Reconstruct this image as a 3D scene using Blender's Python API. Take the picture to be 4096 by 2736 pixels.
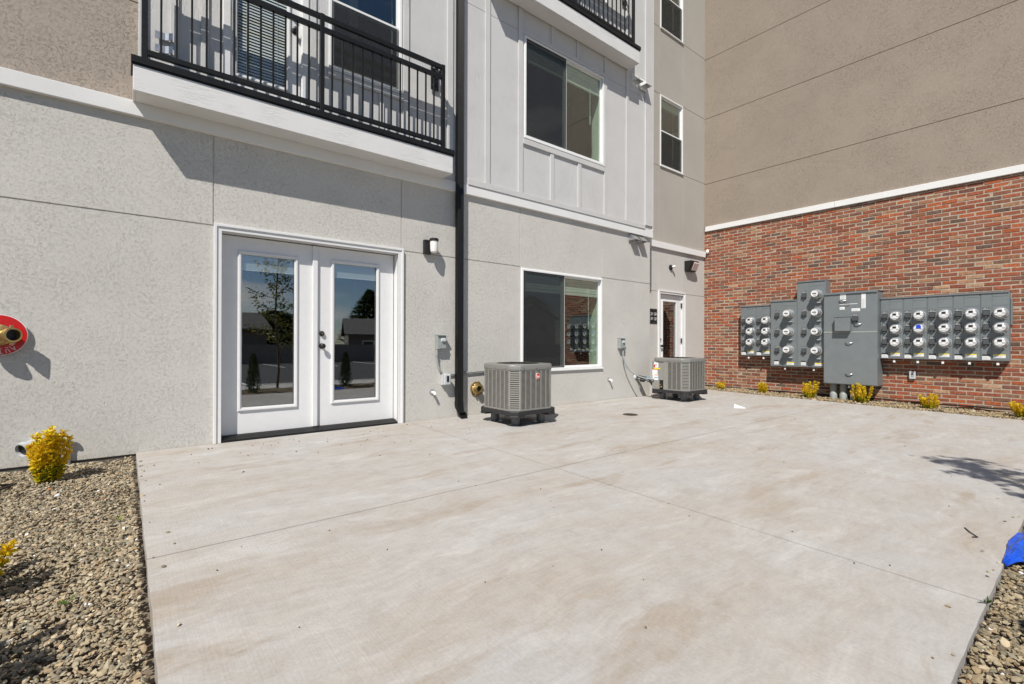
import bpy, bmesh, math, random
import numpy as np
from mathutils import Vector, Matrix

for o in list(bpy.data.objects):
    bpy.data.objects.remove(o)
scene = bpy.context.scene
COL = scene.collection
R = math.radians

# ------------------------------------------------------------------ camera
YAW, PITCH, ROLL = R(50.978), R(0.1077), R(0.1734)
f_ = Vector((math.cos(YAW) * math.cos(PITCH), math.sin(YAW) * math.cos(PITCH), math.sin(PITCH)))
r_ = Vector((math.sin(YAW), -math.cos(YAW), 0))
u_ = r_.cross(f_)
r2 = math.cos(ROLL) * r_ + math.sin(ROLL) * u_
u2 = -math.sin(ROLL) * r_ + math.cos(ROLL) * u_
cam_d = bpy.data.cameras.new('camera')
cam_d.sensor_width = 36
cam_d.lens = 36 * 1911.94 / 4096
cam_d.clip_start = 0.05
cam_d.clip_end = 2000
cam = bpy.data.objects.new('camera', cam_d)
COL.objects.link(cam)
m = Matrix.Identity(4)
for i in range(3):
    m[i][0], m[i][1], m[i][2] = r2[i], u2[i], -f_[i]
m[0][3], m[1][3], m[2][3] = 0.0, -5.5, 1.0
cam.matrix_world = m
scene.camera = cam
scene.render.resolution_x, scene.render.resolution_y = 1024, 684

# ------------------------------------------------------------------ world, sun, exposure
SUN = Vector((0.42, 0.315, -0.62)).normalized()
ELEV = math.asin(-SUN.z)
world = bpy.data.worlds.new('World')
scene.world = world
world.use_nodes = True
wt = world.node_tree
bg = wt.nodes['Background']
sky = wt.nodes.new('ShaderNodeTexSky')
sky.sky_type = 'NISHITA'
sky.sun_disc = False
sky.sun_elevation = ELEV
sky.sun_rotation = math.atan2(-SUN.x, -SUN.y)
sky.altitude = 1300
sky.air_density = 1.0
sky.dust_density = 0.15
sky.ozone_density = 3.0
# broken fair-weather clouds mixed into the sky itself
tc = wt.nodes.new('ShaderNodeTexCoord')
mp = wt.nodes.new('ShaderNodeMapping')
mp.inputs['Scale'].default_value = (2.2, 2.2, 7.0)
nz = wt.nodes.new('ShaderNodeTexNoise')
nz.inputs['Scale'].default_value = 1.7
nz.inputs['Detail'].default_value = 7
cr = wt.nodes.new('ShaderNodeValToRGB')
cr.color_ramp.elements[0].position = 0.54
cr.color_ramp.elements[1].position = 0.72
mix = wt.nodes.new('ShaderNodeMixRGB')
mix.inputs[2].default_value = (9.6, 9.2, 8.6, 1)
wt.links.new(tc.outputs['Generated'], mp.inputs['Vector'])
wt.links.new(mp.outputs['Vector'], nz.inputs['Vector'])
wt.links.new(nz.outputs['Fac'], cr.inputs['Fac'])
wt.links.new(cr.outputs['Color'], mix.inputs['Fac'])
wt.links.new(sky.outputs['Color'], mix.inputs[1])
wt.links.new(mix.outputs['Color'], bg.inputs['Color'])
bg.inputs['Strength'].default_value = 0.075
sun_d = bpy.data.lights.new('sun', 'SUN')
sun_d.energy = 4.9
sun_d.angle = R(0.5)
sun_d.color = (1.0, 0.95, 0.88)
sun = bpy.data.objects.new('sun', sun_d)
sun.rotation_euler = SUN.to_track_quat('-Z', 'Y').to_euler()
sun.location = (-10, -10, 20)
COL.objects.link(sun)
scene.view_settings.view_transform = 'Standard'
scene.view_settings.look = 'None'
scene.view_settings.gamma = 1
scene.view_settings.use_curve_mapping = False
scene.view_settings.exposure = 0.15
scene.render.engine = 'CYCLES'
scene.cycles.max_bounces = 8
scene.cycles.transparent_max_bounces = 16
scene.cycles.caustics_reflective = False
scene.cycles.caustics_refractive = False

rnd = random.Random(7)
npr = np.random.default_rng(11)

# ------------------------------------------------------------------ materials
class NT:
    """small node helper"""
    def __init__(s, name):
        s.m = bpy.data.materials.new(name)
        s.m.use_nodes = True
        s.t = s.m.node_tree
        s.p = s.t.nodes['Principled BSDF']
        s.out = s.t.nodes['Material Output']
    def n(s, typ, **kw):
        nd = s.t.nodes.new('ShaderNode' + typ)
        for k, v in kw.items():
            if k in nd.inputs:
                nd.inputs[k].default_value = v
            else:
                setattr(nd, k, v)
        return nd
    def l(s, a, b):
        s.t.links.new(a, b)
    def coord(s, scale=(1, 1, 1), rot=(0, 0, 0), src=None):
        if src is None:
            src = s.n('TexCoord').outputs['Object']
        mpn = s.n('Mapping')
        mpn.inputs['Scale'].default_value = scale
        mpn.inputs['Rotation'].default_value = rot
        s.l(src, mpn.inputs['Vector'])
        return mpn.outputs['Vector']
    def noise(s, vec, scale, detail=4, rough=0.55, dist=0.0):
        nd = s.n('TexNoise', Scale=scale, Detail=detail, Roughness=rough, Distortion=dist)
        s.l(vec, nd.inputs['Vector'])
        return nd.outputs['Fac']
    def ramp(s, fac, stops):
        nd = s.n('ValToRGB')
        e = nd.color_ramp.elements
        while len(e) < len(stops):
            e.new(0.5)
        for el, (p, c) in zip(e, stops):
            el.position = p
            el.color = c if len(c) == 4 else (*c, 1)
        s.l(fac, nd.inputs['Fac'])
        return nd.outputs['Color']
    def mixc(s, fac, a, b, mode='MIX'):
        nd = s.n('MixRGB', blend_type=mode)
        for v, i in ((fac, 0), (a, 1), (b, 2)):
            if isinstance(v, (int, float)):
                nd.inputs[i].default_value = v
            elif isinstance(v, tuple):
                nd.inputs[i].default_value = v if len(v) == 4 else (*v, 1)
            else:
                s.l(v, nd.inputs[i])
        return nd.outputs['Color']
    def math(s, op, a, b=None):
        nd = s.n('Math', operation=op)
        for v, i in ((a, 0), (b, 1)):
            if v is None:
                continue
            if isinstance(v, (int, float)):
                nd.inputs[i].default_value = v
            else:
                s.l(v, nd.inputs[i])
        return nd.outputs[0]
    def bump(s, h, strength, dist=0.01):
        nd = s.n('Bump', Strength=strength, Distance=dist)
        s.l(h, nd.inputs['Height'])
        s.l(nd.outputs['Normal'], s.p.inputs['Normal'])
        return nd

def plain(name, col, rough=0.5, metal=0.0, spec=0.5, var=0.08, scale=14.0, bump=0.0, bscale=60):
    k = NT(name)
    v = k.coord()
    n = k.noise(v, scale, 4)
    lo = tuple(c * (1 - var) for c in col)
    hi = tuple(min(1, c * (1 + var)) for c in col)
    k.l(k.ramp(n, [(0.3, lo), (0.7, hi)]), k.p.inputs['Base Color'])
    k.p.inputs['Roughness'].default_value = rough
    k.p.inputs['Metallic'].default_value = metal
    k.p.inputs['Specular IOR Level'].default_value = spec
    if bump:
        k.bump(k.noise(v, bscale, 3), bump, 0.004)
    return k.m

def stucco(name, col, amount=0.6, warm=0.03, smooth=1.0):
    k = NT(name)
    v = k.coord()
    # coordinates pushed about, so the trowel grooves curl
    w = k.n('TexNoise', Scale=4.0, Detail=3.0)
    k.l(v, w.inputs['Vector'])
    off = k.n('VectorMath', operation='MULTIPLY_ADD')
    off.inputs[1].default_value = (0.22, 0.22, 0.22)
    k.l(w.outputs['Color'], off.inputs[0])
    k.l(v, off.inputs[2])
    def dashes(scale, rot, width, mscale, lo, hi):
        n1 = k.noise(k.coord(scale, rot, off.outputs[0]), 1.0, 1, 0.5, 0.0)
        rid = k.math('ABSOLUTE', k.math('SUBTRACT', n1, 0.5))
        gr = k.ramp(rid, [(0.0, (0, 0, 0)), (width, (1, 1, 1))])
        ms = k.ramp(k.noise(v, mscale, 2, 0.6), [(lo, (1, 1, 1)), (hi, (0, 0, 0))])
        return k.mixc(ms, gr, (1, 1, 1))
    g1 = dashes((46, 46, 126), (0, 0.12, 0), 0.021, 38.0, 0.48, 0.55)
    g2 = dashes((54, 54, 98), (0, -0.5, 0), 0.021, 46.0, 0.51, 0.58)
    g3 = dashes((106, 106, 50), (0, 0.3, 0), 0.021, 34.0, 0.53, 0.59)
    g = k.mixc(1.0, k.mixc(1.0, g1, g2, 'DARKEN'), g3, 'DARKEN')
    patch = k.ramp(k.noise(v, 2.3, 3), [(0.35, (0.35, 0.35, 0.35)), (0.62, (1, 1, 1))])
    fine = k.noise(v, 150.0, 3)
    h = k.math('SUBTRACT', k.math('MULTIPLY', fine, 0.3), k.math('MULTIPLY', k.math('SUBTRACT', 1.0, g), patch))
    k.bump(h, amount, 0.0075 * smooth)
    big = k.noise(v, 0.9, 5, 0.6)
    mid = k.noise(v, 7.0, 4, 0.6)
    a = tuple(c * 0.94 for c in col)
    b = tuple(min(1, c * 1.05) for c in col)
    c1 = k.ramp(big, [(0.3, a), (0.7, b)])
    c2 = k.mixc(k.math('MULTIPLY', mid, 0.2), c1, (col[0] * (0.8 + warm), col[1] * 0.8, col[2] * (0.8 - warm)))
    sep = k.n('SeparateXYZ')
    k.l(v, sep.inputs[0])
    foot = k.math('ADD', k.math('MULTIPLY', sep.outputs['Z'], 7.0), k.math('MULTIPLY', k.noise(v, 6.0, 6, 0.7), 1.6))
    splash = k.ramp(foot, [(0.55, (1, 1, 1)), (1.0, (0, 0, 0))])
    c2 = k.mixc(k.math('MULTIPLY', splash, 0.35), c2, (0.36, 0.31, 0.25))
    k.l(c2, k.p.inputs['Base Color'])
    k.p.inputs['Roughness'].default_value = 0.93
    k.p.inputs['Specular IOR Level'].default_value = 0.2
    return k.m

def wood_white(name, col=(0.74, 0.75, 0.76), vertical=True, amount=0.45):
    k = NT(name)
    sc = (34, 34, 2.2) if vertical else (2.2, 34, 34)
    v = k.coord()
    vs = k.coord(sc)
    n = k.noise(vs, 1.0, 4, 0.6, 1.4)
    rid = k.ramp(k.math('ABSOLUTE', k.math('SUBTRACT', n, 0.5)), [(0.0, (0, 0, 0)), (0.06, (1, 1, 1))])
    msk = k.ramp(k.noise(v, 3.0, 3), [(0.45, (1, 1, 1)), (0.62, (0, 0, 0))])
    h = k.mixc(msk, rid, (1, 1, 1))
    k.bump(h, amount, 0.004)
    c = k.ramp(k.noise(v, 2.0, 5), [(0.3, tuple(x * 0.95 for x in col)), (0.7, col)])
    k.l(c, k.p.inputs['Base Color'])
    k.p.inputs['Roughness'].default_value = 0.6
    return k.m

def attr_mat(name, rough=0.8, tint=0.25, nscale=40.0, bump=0.4, bdist=0.004, spec=0.35, transl=0.0):
    k = NT(name)
    at = k.n('VertexColor', layer_name='Col')
    v = k.coord()
    n = k.noise(v, nscale, 5, 0.65)
    c = k.mixc(tint, at.outputs['Color'], k.ramp(n, [(0.25, (0.25, 0.24, 0.22)), (0.5, (0.5, 0.5, 0.5)), (0.8, (0.85, 0.84, 0.8))]), 'OVERLAY')
    k.l(c, k.p.inputs['Base Color'])
    k.p.inputs['Roughness'].default_value = rough
    k.p.inputs['Specular IOR Level'].default_value = spec
    if bump:
        k.bump(n, bump, bdist)
    if transl:
        tr = k.n('BsdfTranslucent')
        k.l(c, tr.inputs['Color'])
        ms = k.n('MixShader')
        ms.inputs[0].default_value = transl
        k.l(k.p.outputs[0], ms.inputs[1])
        k.l(tr.outputs[0], ms.inputs[2])
        k.l(ms.outputs[0], k.out.inputs['Surface'])
    return k.m

def glass_mat(name, tint=(0.86, 0.93, 0.88), refl=0.13):
    k = NT(name)
    tr = k.n('BsdfTransparent')
    tr.inputs['Color'].default_value = (*tint, 1)
    gl = k.n('BsdfGlossy', Roughness=0.0)
    gl.inputs['Color'].default_value = (0.95, 0.97, 1, 1)
    v = k.coord((1.2, 1.2, 1.2))
    nb = k.n('Bump', Strength=0.02, Distance=0.01)
    k.l(k.noise(v, 1.3, 1), nb.inputs['Height'])
    k.l(nb.outputs['Normal'], gl.inputs['Normal'])
    fr = k.n('LayerWeight', Blend=0.5)
    fac = k.math('ADD', k.math('MULTIPLY', k.math('POWER', fr.outputs['Facing'], 4.0), 0.9), refl)
    ms = k.n('MixShader')
    k.l(k.math('MINIMUM', fac, 1.0), ms.inputs[0])
    k.l(tr.outputs[0], ms.inputs[1])
    k.l(gl.outputs[0], ms.inputs[2])
    k.l(ms.outputs[0], k.out.inputs['Surface'])
    return k.m

def screen_mat(name):
    k = NT(name)
    tr = k.n('BsdfTransparent')
    df = k.n('BsdfDiffuse')
    df.inputs['Color'].default_value = (0.055, 0.055, 0.055, 1)
    v = k.coord()
    fac = k.ramp(k.noise(v, 400, 1), [(0.3, (0.30, 0.30, 0.30)), (0.7, (0.46, 0.46, 0.46))])
    ms = k.n('MixShader')
    k.l(fac, ms.inputs[0])
    k.l(tr.outputs[0], ms.inputs[1])
    k.l(df.outputs[0], ms.inputs[2])
    k.l(ms.outputs[0], k.out.inputs['Surface'])
    return k.m

def concrete(name):
    k = NT(name)
    v = k.coord()
    def warp(scale, amt, det=3.0):
        w = k.n('TexNoise', Scale=scale, Detail=det)
        k.l(v, w.inputs['Vector'])
        off = k.n('VectorMath', operation='MULTIPLY_ADD')
        off.inputs[1].default_value = (amt, amt, 0)
        k.l(w.outputs['Color'], off.inputs[0])
        k.l(v, off.inputs[2])
        return off.outputs[0]
    w1, w2 = warp(1.1, 0.5), warp(2.2, 0.22)
    big = k.noise(k.coord((1, 1.7, 1), (0, 0, R(12)), w1), 0.8, 9, 0.63)
    c = k.ramp(big, [(0.30, (0.375, 0.335, 0.290)), (0.42, (0.392, 0.365, 0.333)), (0.52, (0.400, 0.384, 0.362)), (0.68, (0.408, 0.400, 0.387))])
    # swathes left by the float, running along the wall, and curved trowel strokes
    band = k.ramp(k.noise(k.coord((0.42, 3.4, 1), (0, 0, R(3)), w2), 1.25, 5, 0.6), [(0.535, (0, 0, 0)), (0.60, (1, 1, 1))])
    keep = k.ramp(k.noise(w1, 1.3, 6, 0.7), [(0.42, (0, 0, 0)), (0.60, (1, 1, 1))])
    c = k.mixc(k.math('MULTIPLY', k.math('MULTIPLY', band, keep), 0.7), c, (0.335, 0.283, 0.228))
    pale = k.ramp(k.noise(k.coord((0.8, 2.6, 1), (0, 0, R(18)), w1), 1.7, 8, 0.68), [(0.53, (0, 0, 0)), (0.66, (1, 1, 1))])
    c = k.mixc(k.math('MULTIPLY', pale, 0.62), c, (0.475, 0.468, 0.452))
    blot = k.noise(w2, 7.0, 8, 0.74)
    c = k.mixc(0.42, c, k.ramp(blot, [(0.32, (0.41, 0.385, 0.36)), (0.5, (0.5, 0.5, 0.5)), (0.68, (0.59, 0.59, 0.595))]), 'OVERLAY')
    stroke = k.noise(k.coord((2.6, 15.0, 1), (0, 0, R(22)), w1), 1.9, 7, 0.70)
    c = k.mixc(0.34, c, k.ramp(stroke, [(0.32, (0.42, 0.40, 0.385)), (0.5, (0.5, 0.5, 0.5)), (0.7, (0.60, 0.60, 0.60))]), 'OVERLAY')
    rust = k.ramp(k.noise(w2, 2.6, 7, 0.75), [(0.63, (0, 0, 0)), (0.74, (1, 1, 1))])
    c = k.mixc(k.math('MULTIPLY', rust, 0.45), c, (0.31, 0.25, 0.185))
    grain = k.noise(v, 75, 5, 0.7)
    c = k.mixc(0.36, c, k.ramp(grain, [(0.3, (0.40, 0.39, 0.38)), (0.5, (0.5, 0.5, 0.5)), (0.7, (0.6, 0.6, 0.6))]), 'OVERLAY')
    pore = k.ramp(k.noise(v, 210, 2), [(0.24, (1, 1, 1)), (0.31, (0, 0, 0))])
    c = k.mixc(k.math('MULTIPLY', pore, 0.45), c, (0.18, 0.16, 0.14))
    broom = k.noise(k.coord((110, 3.0, 1), (0, 0, R(-2))), 1.0, 4, 0.6)
    c = k.mixc(0.1, c, k.ramp(broom, [(0.3, (0.42, 0.42, 0.42)), (0.7, (0.58, 0.58, 0.58))]), 'OVERLAY')
    k.l(c, k.p.inputs['Base Color'])
    k.p.inputs['Roughness'].default_value = 0.88
    k.p.inputs['Specular IOR Level'].default_value = 0.25
    h = k.math('ADD', k.math('MULTIPLY', grain, 0.7), k.math('ADD', k.math('MULTIPLY', broom, 0.8), k.math('MULTIPLY', blot, 1.5)))
    k.bump(h, 0.5, 0.003)
    return k.m

M = {}
M['stucco_grey'] = stucco('grey stucco', (0.60, 0.585, 0.545), 0.7)
M['stucco_tan'] = stucco('tan stucco', (0.33, 0.279, 0.228), 0.9, 0.03, 0.9)
M['stucco_tan_lit'] = stucco('lit tan stucco', (0.43, 0.368, 0.31), 0.95, 0.03)  # lighter copy of the tan stucco, facade's brighter light put into the colour
M['stucco_tan_fine'] = stucco('fine tan stucco', (0.425, 0.40, 0.36), 0.45, 0.02, 0.6)
M['stucco_grey_fine'] = stucco('fine grey stucco', (0.565, 0.55, 0.518), 0.4, 0.01, 0.6)
M['trim'] = stucco('white trim coat', (0.76, 0.76, 0.75), 0.22, 0.0, 0.4)
M['siding'] = wood_white('white painted siding', (0.605, 0.60, 0.59))
M['board'] = wood_white('white painted board', (0.73, 0.725, 0.71), False)
M['soffit'] = plain('soffit paint', (0.66, 0.63, 0.585), 0.7, bump=0.1)
M['door_white'] = plain('white door paint', (0.75, 0.75, 0.745), 0.38, var=0.02)
M['vinyl'] = plain('white vinyl', (0.80, 0.81, 0.80), 0.35, var=0.02)
M['blind'] = plain('white blind slats', (0.72, 0.73, 0.71), 0.5, var=0.03)
M['blackmetal'] = plain('black powder coat', (0.012, 0.012, 0.012), 0.42, spec=0.3, var=0.2)
M['downspout'] = plain('black aluminium', (0.008, 0.008, 0.008), 0.36, spec=0.3, var=0.25)
M['steel'] = plain('galvanised steel', (0.52, 0.53, 0.54), 0.38, 0.85, var=0.15, scale=30)
M['glass'] = glass_mat('window glass')
M['clear_glass'] = glass_mat('clear glass', (0.95, 0.97, 0.96), 0.05)
M['door_glass'] = glass_mat('door glass', (0.94, 0.97, 0.97), 0.19)
M['screen'] = screen_mat('insect screen')
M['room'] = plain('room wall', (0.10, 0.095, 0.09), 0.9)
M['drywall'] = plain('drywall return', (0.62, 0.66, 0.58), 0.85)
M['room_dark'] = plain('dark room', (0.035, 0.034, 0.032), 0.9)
M['concrete'] = concrete('patio concrete')
M['found'] = plain('foundation concrete', (0.13, 0.115, 0.095), 0.95, var=0.3, bump=0.6)
M['mortar'] = plain('mortar', (0.39, 0.335, 0.26), 0.95, var=0.18, scale=25, bump=0.5, bscale=120)
M['brick'] = attr_mat('bricks', 0.85, 0.75, 26.0, 0.5, 0.006, 0.2)
M['stone'] = attr_mat('gravel stones', 0.72, 0.35, 55.0, 0.35, 0.003)
M['leaf'] = attr_mat('leaves', 0.45, 0.15, 90.0, 0.0, 0, 0.4, 0.45)
M['bark'] = plain('bark', (0.10, 0.07, 0.045), 0.9, var=0.4, bump=0.7)
M['soil'] = plain('soil', (0.155, 0.125, 0.09), 0.98, var=0.4, scale=22, bump=0.9)
M['ac_metal'] = plain('grey painted sheet metal', (0.275, 0.268, 0.245), 0.42, 0.05, var=0.05)
M['ac_cap'] = plain('grey cover paint', (0.20, 0.196, 0.183), 0.36, var=0.05)
M['ac_dark'] = plain('dark coil', (0.012, 0.012, 0.012), 0.7)
M['black_plastic'] = plain('black plastic', (0.022, 0.022, 0.023), 0.5, var=0.25, bump=0.15)
M['riser'] = plain('riser plastic', (0.13, 0.135, 0.14), 0.34, var=0.3)
M['cab'] = plain('grey cabinet enamel', (0.195, 0.217, 0.224), 0.42, 0.15, var=0.05, scale=6)
M['cab_dark'] = plain('dark enamel', (0.065, 0.07, 0.072), 0.45)
M['pvc'] = plain('grey pvc', (0.30, 0.325, 0.315), 0.45, var=0.1)
M['pvc_light'] = plain('pale grey pvc', (0.50, 0.52, 0.53), 0.35, var=0.12)
M['white_plastic'] = plain('white plastic', (0.80, 0.80, 0.79), 0.4, var=0.03)
M['lens'] = plain('frosted lens', (0.82, 0.80, 0.78), 0.25, var=0.02)
M['lens_pink'] = plain('prismatic lens', (0.62, 0.52, 0.49), 0.2, var=0.1)
M['meter_face'] = plain('meter face', (0.78, 0.79, 0.79), 0.3, var=0.04)
M['meter_ring'] = plain('meter ring', (0.50, 0.51, 0.515), 0.2, 0.55, var=0.15)
M['meter_grey'] = plain('meter grey', (0.42, 0.43, 0.43), 0.35)
M['lcd'] = plain('dark display', (0.03, 0.025, 0.025), 0.2)
M['black'] = plain('black', (0.012, 0.012, 0.012), 0.45)
M['white'] = plain('white paint', (0.8, 0.8, 0.8), 0.5, var=0.02)
M['sticker'] = plain('white sticker', (0.76, 0.77, 0.77), 0.5, var=0.05, scale=60)
M['red'] = plain('red enamel', (0.58, 0.012, 0.012), 0.28, var=0.08)
M['orange'] = plain('orange print', (0.75, 0.2, 0.03), 0.5)
M['yellow'] = plain('yellow tape', (0.85, 0.68, 0.02), 0.45)
M['blue'] = plain('blue tape', (0.01, 0.06, 0.62), 0.5, var=0.15)
M['bluebag'] = plain('blue plastic film', (0.012, 0.085, 0.55), 0.28, var=0.3)
M['brass'] = plain('brass', (0.50, 0.37, 0.16), 0.4, 0.85, var=0.3, scale=30)
M['copper'] = plain('copper', (0.65, 0.33, 0.18), 0.35, 0.9)
M['foam'] = plain('black pipe foam', (0.015, 0.015, 0.016), 0.75)
M['cyan'] = plain('blue tape wrap', (0.02, 0.30, 0.62), 0.4)
M['iron'] = plain('rusty iron', (0.075, 0.055, 0.04), 0.8, 0.3, var=0.5, scale=40, bump=0.5)
M['asphalt'] = plain('asphalt', (0.06, 0.058, 0.056), 0.9, var=0.2, bump=0.5)
M['walk'] = plain('pavement concrete', (0.48, 0.46, 0.43), 0.9, var=0.1, bump=0.3)
M['ground'] = plain('dry ground', (0.15, 0.13, 0.085), 0.95, var=0.35, scale=3)
M['housewall'] = plain('beige house siding', (0.16, 0.14, 0.125), 0.8)
M['housewhite'] = plain('white house siding', (0.62, 0.61, 0.59), 0.8)
M['roof'] = plain('roof shingles', (0.11, 0.10, 0.095), 0.9, var=0.3, scale=8, bump=0.5)
M['dirtywall'] = plain('block wall', (0.23, 0.22, 0.205), 0.9, var=0.15)
M['grout'] = plain('joint filler', (0.16, 0.12, 0.085), 0.95, var=0.4, scale=30)

# ------------------------------------------------------------------ mesh builder
class MB:
    def __init__(s):
        s.v, s.f, s.mi, s.cur, s.c, s.col = [], [], [], 0, [], None
        s.T = None
    def mat(s, i):
        s.cur = i
        return s
    def add(s, vs, fs):
        b = len(s.v)
        for p in vs:
            p = Vector(p)
            if s.T is not None:
                p = s.T @ p
            s.v.append((p.x, p.y, p.z))
            s.c.append(s.col)
        for f in fs:
            s.f.append(tuple(b + i for i in f))
            s.mi.append(s.cur)
        return s
    def box(s, x0, x1, y0, y1, z0, z1):
        x0, x1 = min(x0, x1), max(x0, x1)
        y0, y1 = min(y0, y1), max(y0, y1)
        z0, z1 = min(z0, z1), max(z0, z1)
        return s.add([(x0, y0, z0), (x1, y0, z0), (x1, y1, z0), (x0, y1, z0), (x0, y0, z1), (x1, y0, z1), (x1, y1, z1), (x0, y1, z1)],
                     [(3, 2, 1, 0), (4, 5, 6, 7), (0, 1, 5, 4), (1, 2, 6, 5), (2, 3, 7, 6), (3, 0, 4, 7)])
    def prism(s, pts, ax, a0, a1):
        """polygon pts (2D) extruded along axis ax ('x','y','z')"""
        def P(p, a):
            return {'x': (a, p[0], p[1]), 'y': (p[0], a, p[1]), 'z': (p[0], p[1], a)}[ax]
        n = len(pts)
        vs = [P(p, a0) for p in pts] + [P(p, a1) for p in pts]
        fs = [tuple(range(n))[::-1], tuple(range(n, 2 * n))] + [(i, (i + 1) % n, n + (i + 1) % n, n + i) for i in range(n)]
        return s.add(vs, fs)
    def lathe(s, o, d, prof, n=20, caps=True):
        """profile [(t, r)] turned about axis d through o"""
        o = Vector(o); d = Vector(d).normalized()
        a = d.orthogonal().normalized(); b = d.cross(a)
        vs, fs = [], []
        for t, r in prof:
            for i in range(n):
                q = 2 * math.pi * i / n
                vs.append(o + d * t + (a * math.cos(q) + b * math.sin(q)) * r)
        for j in range(len(prof) - 1):
            for i in range(n):
                k = (i + 1) % n
                fs.append((j * n + i, j * n + k, (j + 1) * n + k, (j + 1) * n + i))
        if caps:
            fs.append(tuple(range(n))[::-1])
            fs.append(tuple((len(prof) - 1) * n + i for i in range(n)))
        return s.add(vs, fs)
    def cyl(s, p0, p1, r0, r1=None, n=14):
        p0, p1 = Vector(p0), Vector(p1)
        return s.lathe(p0, p1 - p0, [(0, r0), ((p1 - p0).length, r0 if r1 is None else r1)], n)
    def tube(s, pts, r, n=8):
        pts = [Vector(p) for p in pts]
        rs = r if isinstance(r, (list, tuple)) else [r] * len(pts)
        vs, fs = [], []
        ref = None
        for i, p in enumerate(pts):
            t = (pts[min(i + 1, len(pts) - 1)] - pts[max(i - 1, 0)]).normalized()
            if ref is None:
                ref = t.orthogonal().normalized()
            a = (ref - t * ref.dot(t)).normalized()
            ref = a
            b = t.cross(a)
            for k in range(n):
                q = 2 * math.pi * k / n
                vs.append(p + (a * math.cos(q) + b * math.sin(q)) * rs[i])
        for j in range(len(pts) - 1):
            for i in range(n):
                k = (i + 1) % n
                fs.append((j * n + i, j * n + k, (j + 1) * n + k, (j + 1) * n + i))
        fs.append(tuple(range(n))[::-1])
        fs.append(tuple((len(pts) - 1) * n + i for i in range(n)))
        return s.add(vs, fs)
    def relief(s, us, vs_, depth, place, back):
        """wall sheet with holes (depth None) and grooves; side faces where the depth changes"""
        us = sorted(set(round(u, 5) for u in us)); vs_ = sorted(set(round(v, 5) for v in vs_))
        D = [[depth((us[i] + us[i + 1]) / 2, (vs_[j] + vs_[j + 1]) / 2) for j in range(len(vs_) - 1)] for i in range(len(us) - 1)]
        g = lambda i, j: back if (i < 0 or j < 0 or i >= len(us) - 1 or j >= len(vs_) - 1 or D[i][j] is None) else D[i][j]
        for i in range(len(us) - 1):
            for j in range(len(vs_) - 1):
                u0, u1, v0, v1 = us[i], us[i + 1], vs_[j], vs_[j + 1]
                d = D[i][j]
                if d is not None:
                    s.add([place(u0, v0, d), place(u1, v0, d), place(u1, v1, d), place(u0, v1, d)], [(0, 1, 2, 3)])
                dd = g(i, j)
                e = g(i + 1, j)
                if e != dd:
                    s.add([place(u1, v0, dd), place(u1, v0, e), place(u1, v1, e), place(u1, v1, dd)], [(0, 1, 2, 3)])
                e = g(i, j + 1)
                if e != dd:
                    s.add([place(u0, v1, dd), place(u1, v1, dd), place(u1, v1, e), place(u0, v1, e)], [(0, 1, 2, 3)])
                if i == 0 and dd != back:
                    s.add([place(u0, v0, dd), place(u0, v0, back), place(u0, v1, back), place(u0, v1, dd)], [(3, 2, 1, 0)])
                if j == 0 and dd != back:
                    s.add([place(u0, v0, dd), place(u1, v0, dd), place(u1, v0, back), place(u0, v0, back)], [(3, 2, 1, 0)])
        return s
    def build(s, name, mats, parent=None, smooth=False, bevel=0.0, seg=2, angle=35):
        me = bpy.data.meshes.new(name)
        me.from_pydata(s.v, [], s.f)
        if not isinstance(mats, (list, tuple)):
            mats = [mats]
        for q in mats:
            me.materials.append(M[q] if isinstance(q, str) else q)
        me.polygons.foreach_set('material_index', s.mi)
        if any(c is not None for c in s.c):
            ca = me.color_attributes.new('Col', 'FLOAT_COLOR', 'POINT')
            ca.data.foreach_set('color', [x for c in s.c for x in (*(c or (0.5, 0.5, 0.5)), 1.0)])
        me.update()
        o = bpy.data.objects.new(name, me)
        COL.objects.link(o)
        if parent is not None:
            o.parent = parent
        if smooth:
            me.polygons.foreach_set('use_smooth', [True] * len(me.polygons))
            try:
                me.set_sharp_from_angle(angle=R(angle))
            except Exception:
                pass
        if bevel:
            b = o.modifiers.new('bevel', 'BEVEL')
            b.width = bevel; b.segments = seg; b.limit_method = 'ANGLE'; b.angle_limit = R(40)
        return o

def tag(o, label, cat, group=None, kind=None):
    if label: o['label'] = label
    if cat: o['category'] = cat
    if group: o['group'] = group
    if kind: o['kind'] = kind
    return o
def struct(o):
    o['kind'] = 'structure'
    return o
def empty(name, loc, label, cat, group=None, rz=0.0):
    o = bpy.data.objects.new(name, None)
    o.empty_display_size = 0.1
    o.location = loc; o.rotation_euler = (0, 0, rz)
    COL.objects.link(o)
    return tag(o, label, cat, group)
def copy_tree(o, parent=None):
    c = o.copy(); COL.objects.link(c)
    if parent is not None:
        c.parent = parent
    for ch in [q for q in bpy.data.objects if q.parent == o]:
        copy_tree(ch, c)
    return c
def dup(o, loc, label=None, rz=None):
    c = copy_tree(o)
    c.location = loc
    if rz is not None: c.rotation_euler = (0, 0, rz)
    if label: c['label'] = label
    return c
def arc(p0, p1, p2, n=10):
    p0, p1, p2 = Vector(p0), Vector(p1), Vector(p2)
    return [(p0 * (1 - t) ** 2 + p1 * 2 * t * (1 - t) + p2 * t * t) for t in [i / n for i in range(n + 1)]]
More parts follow.
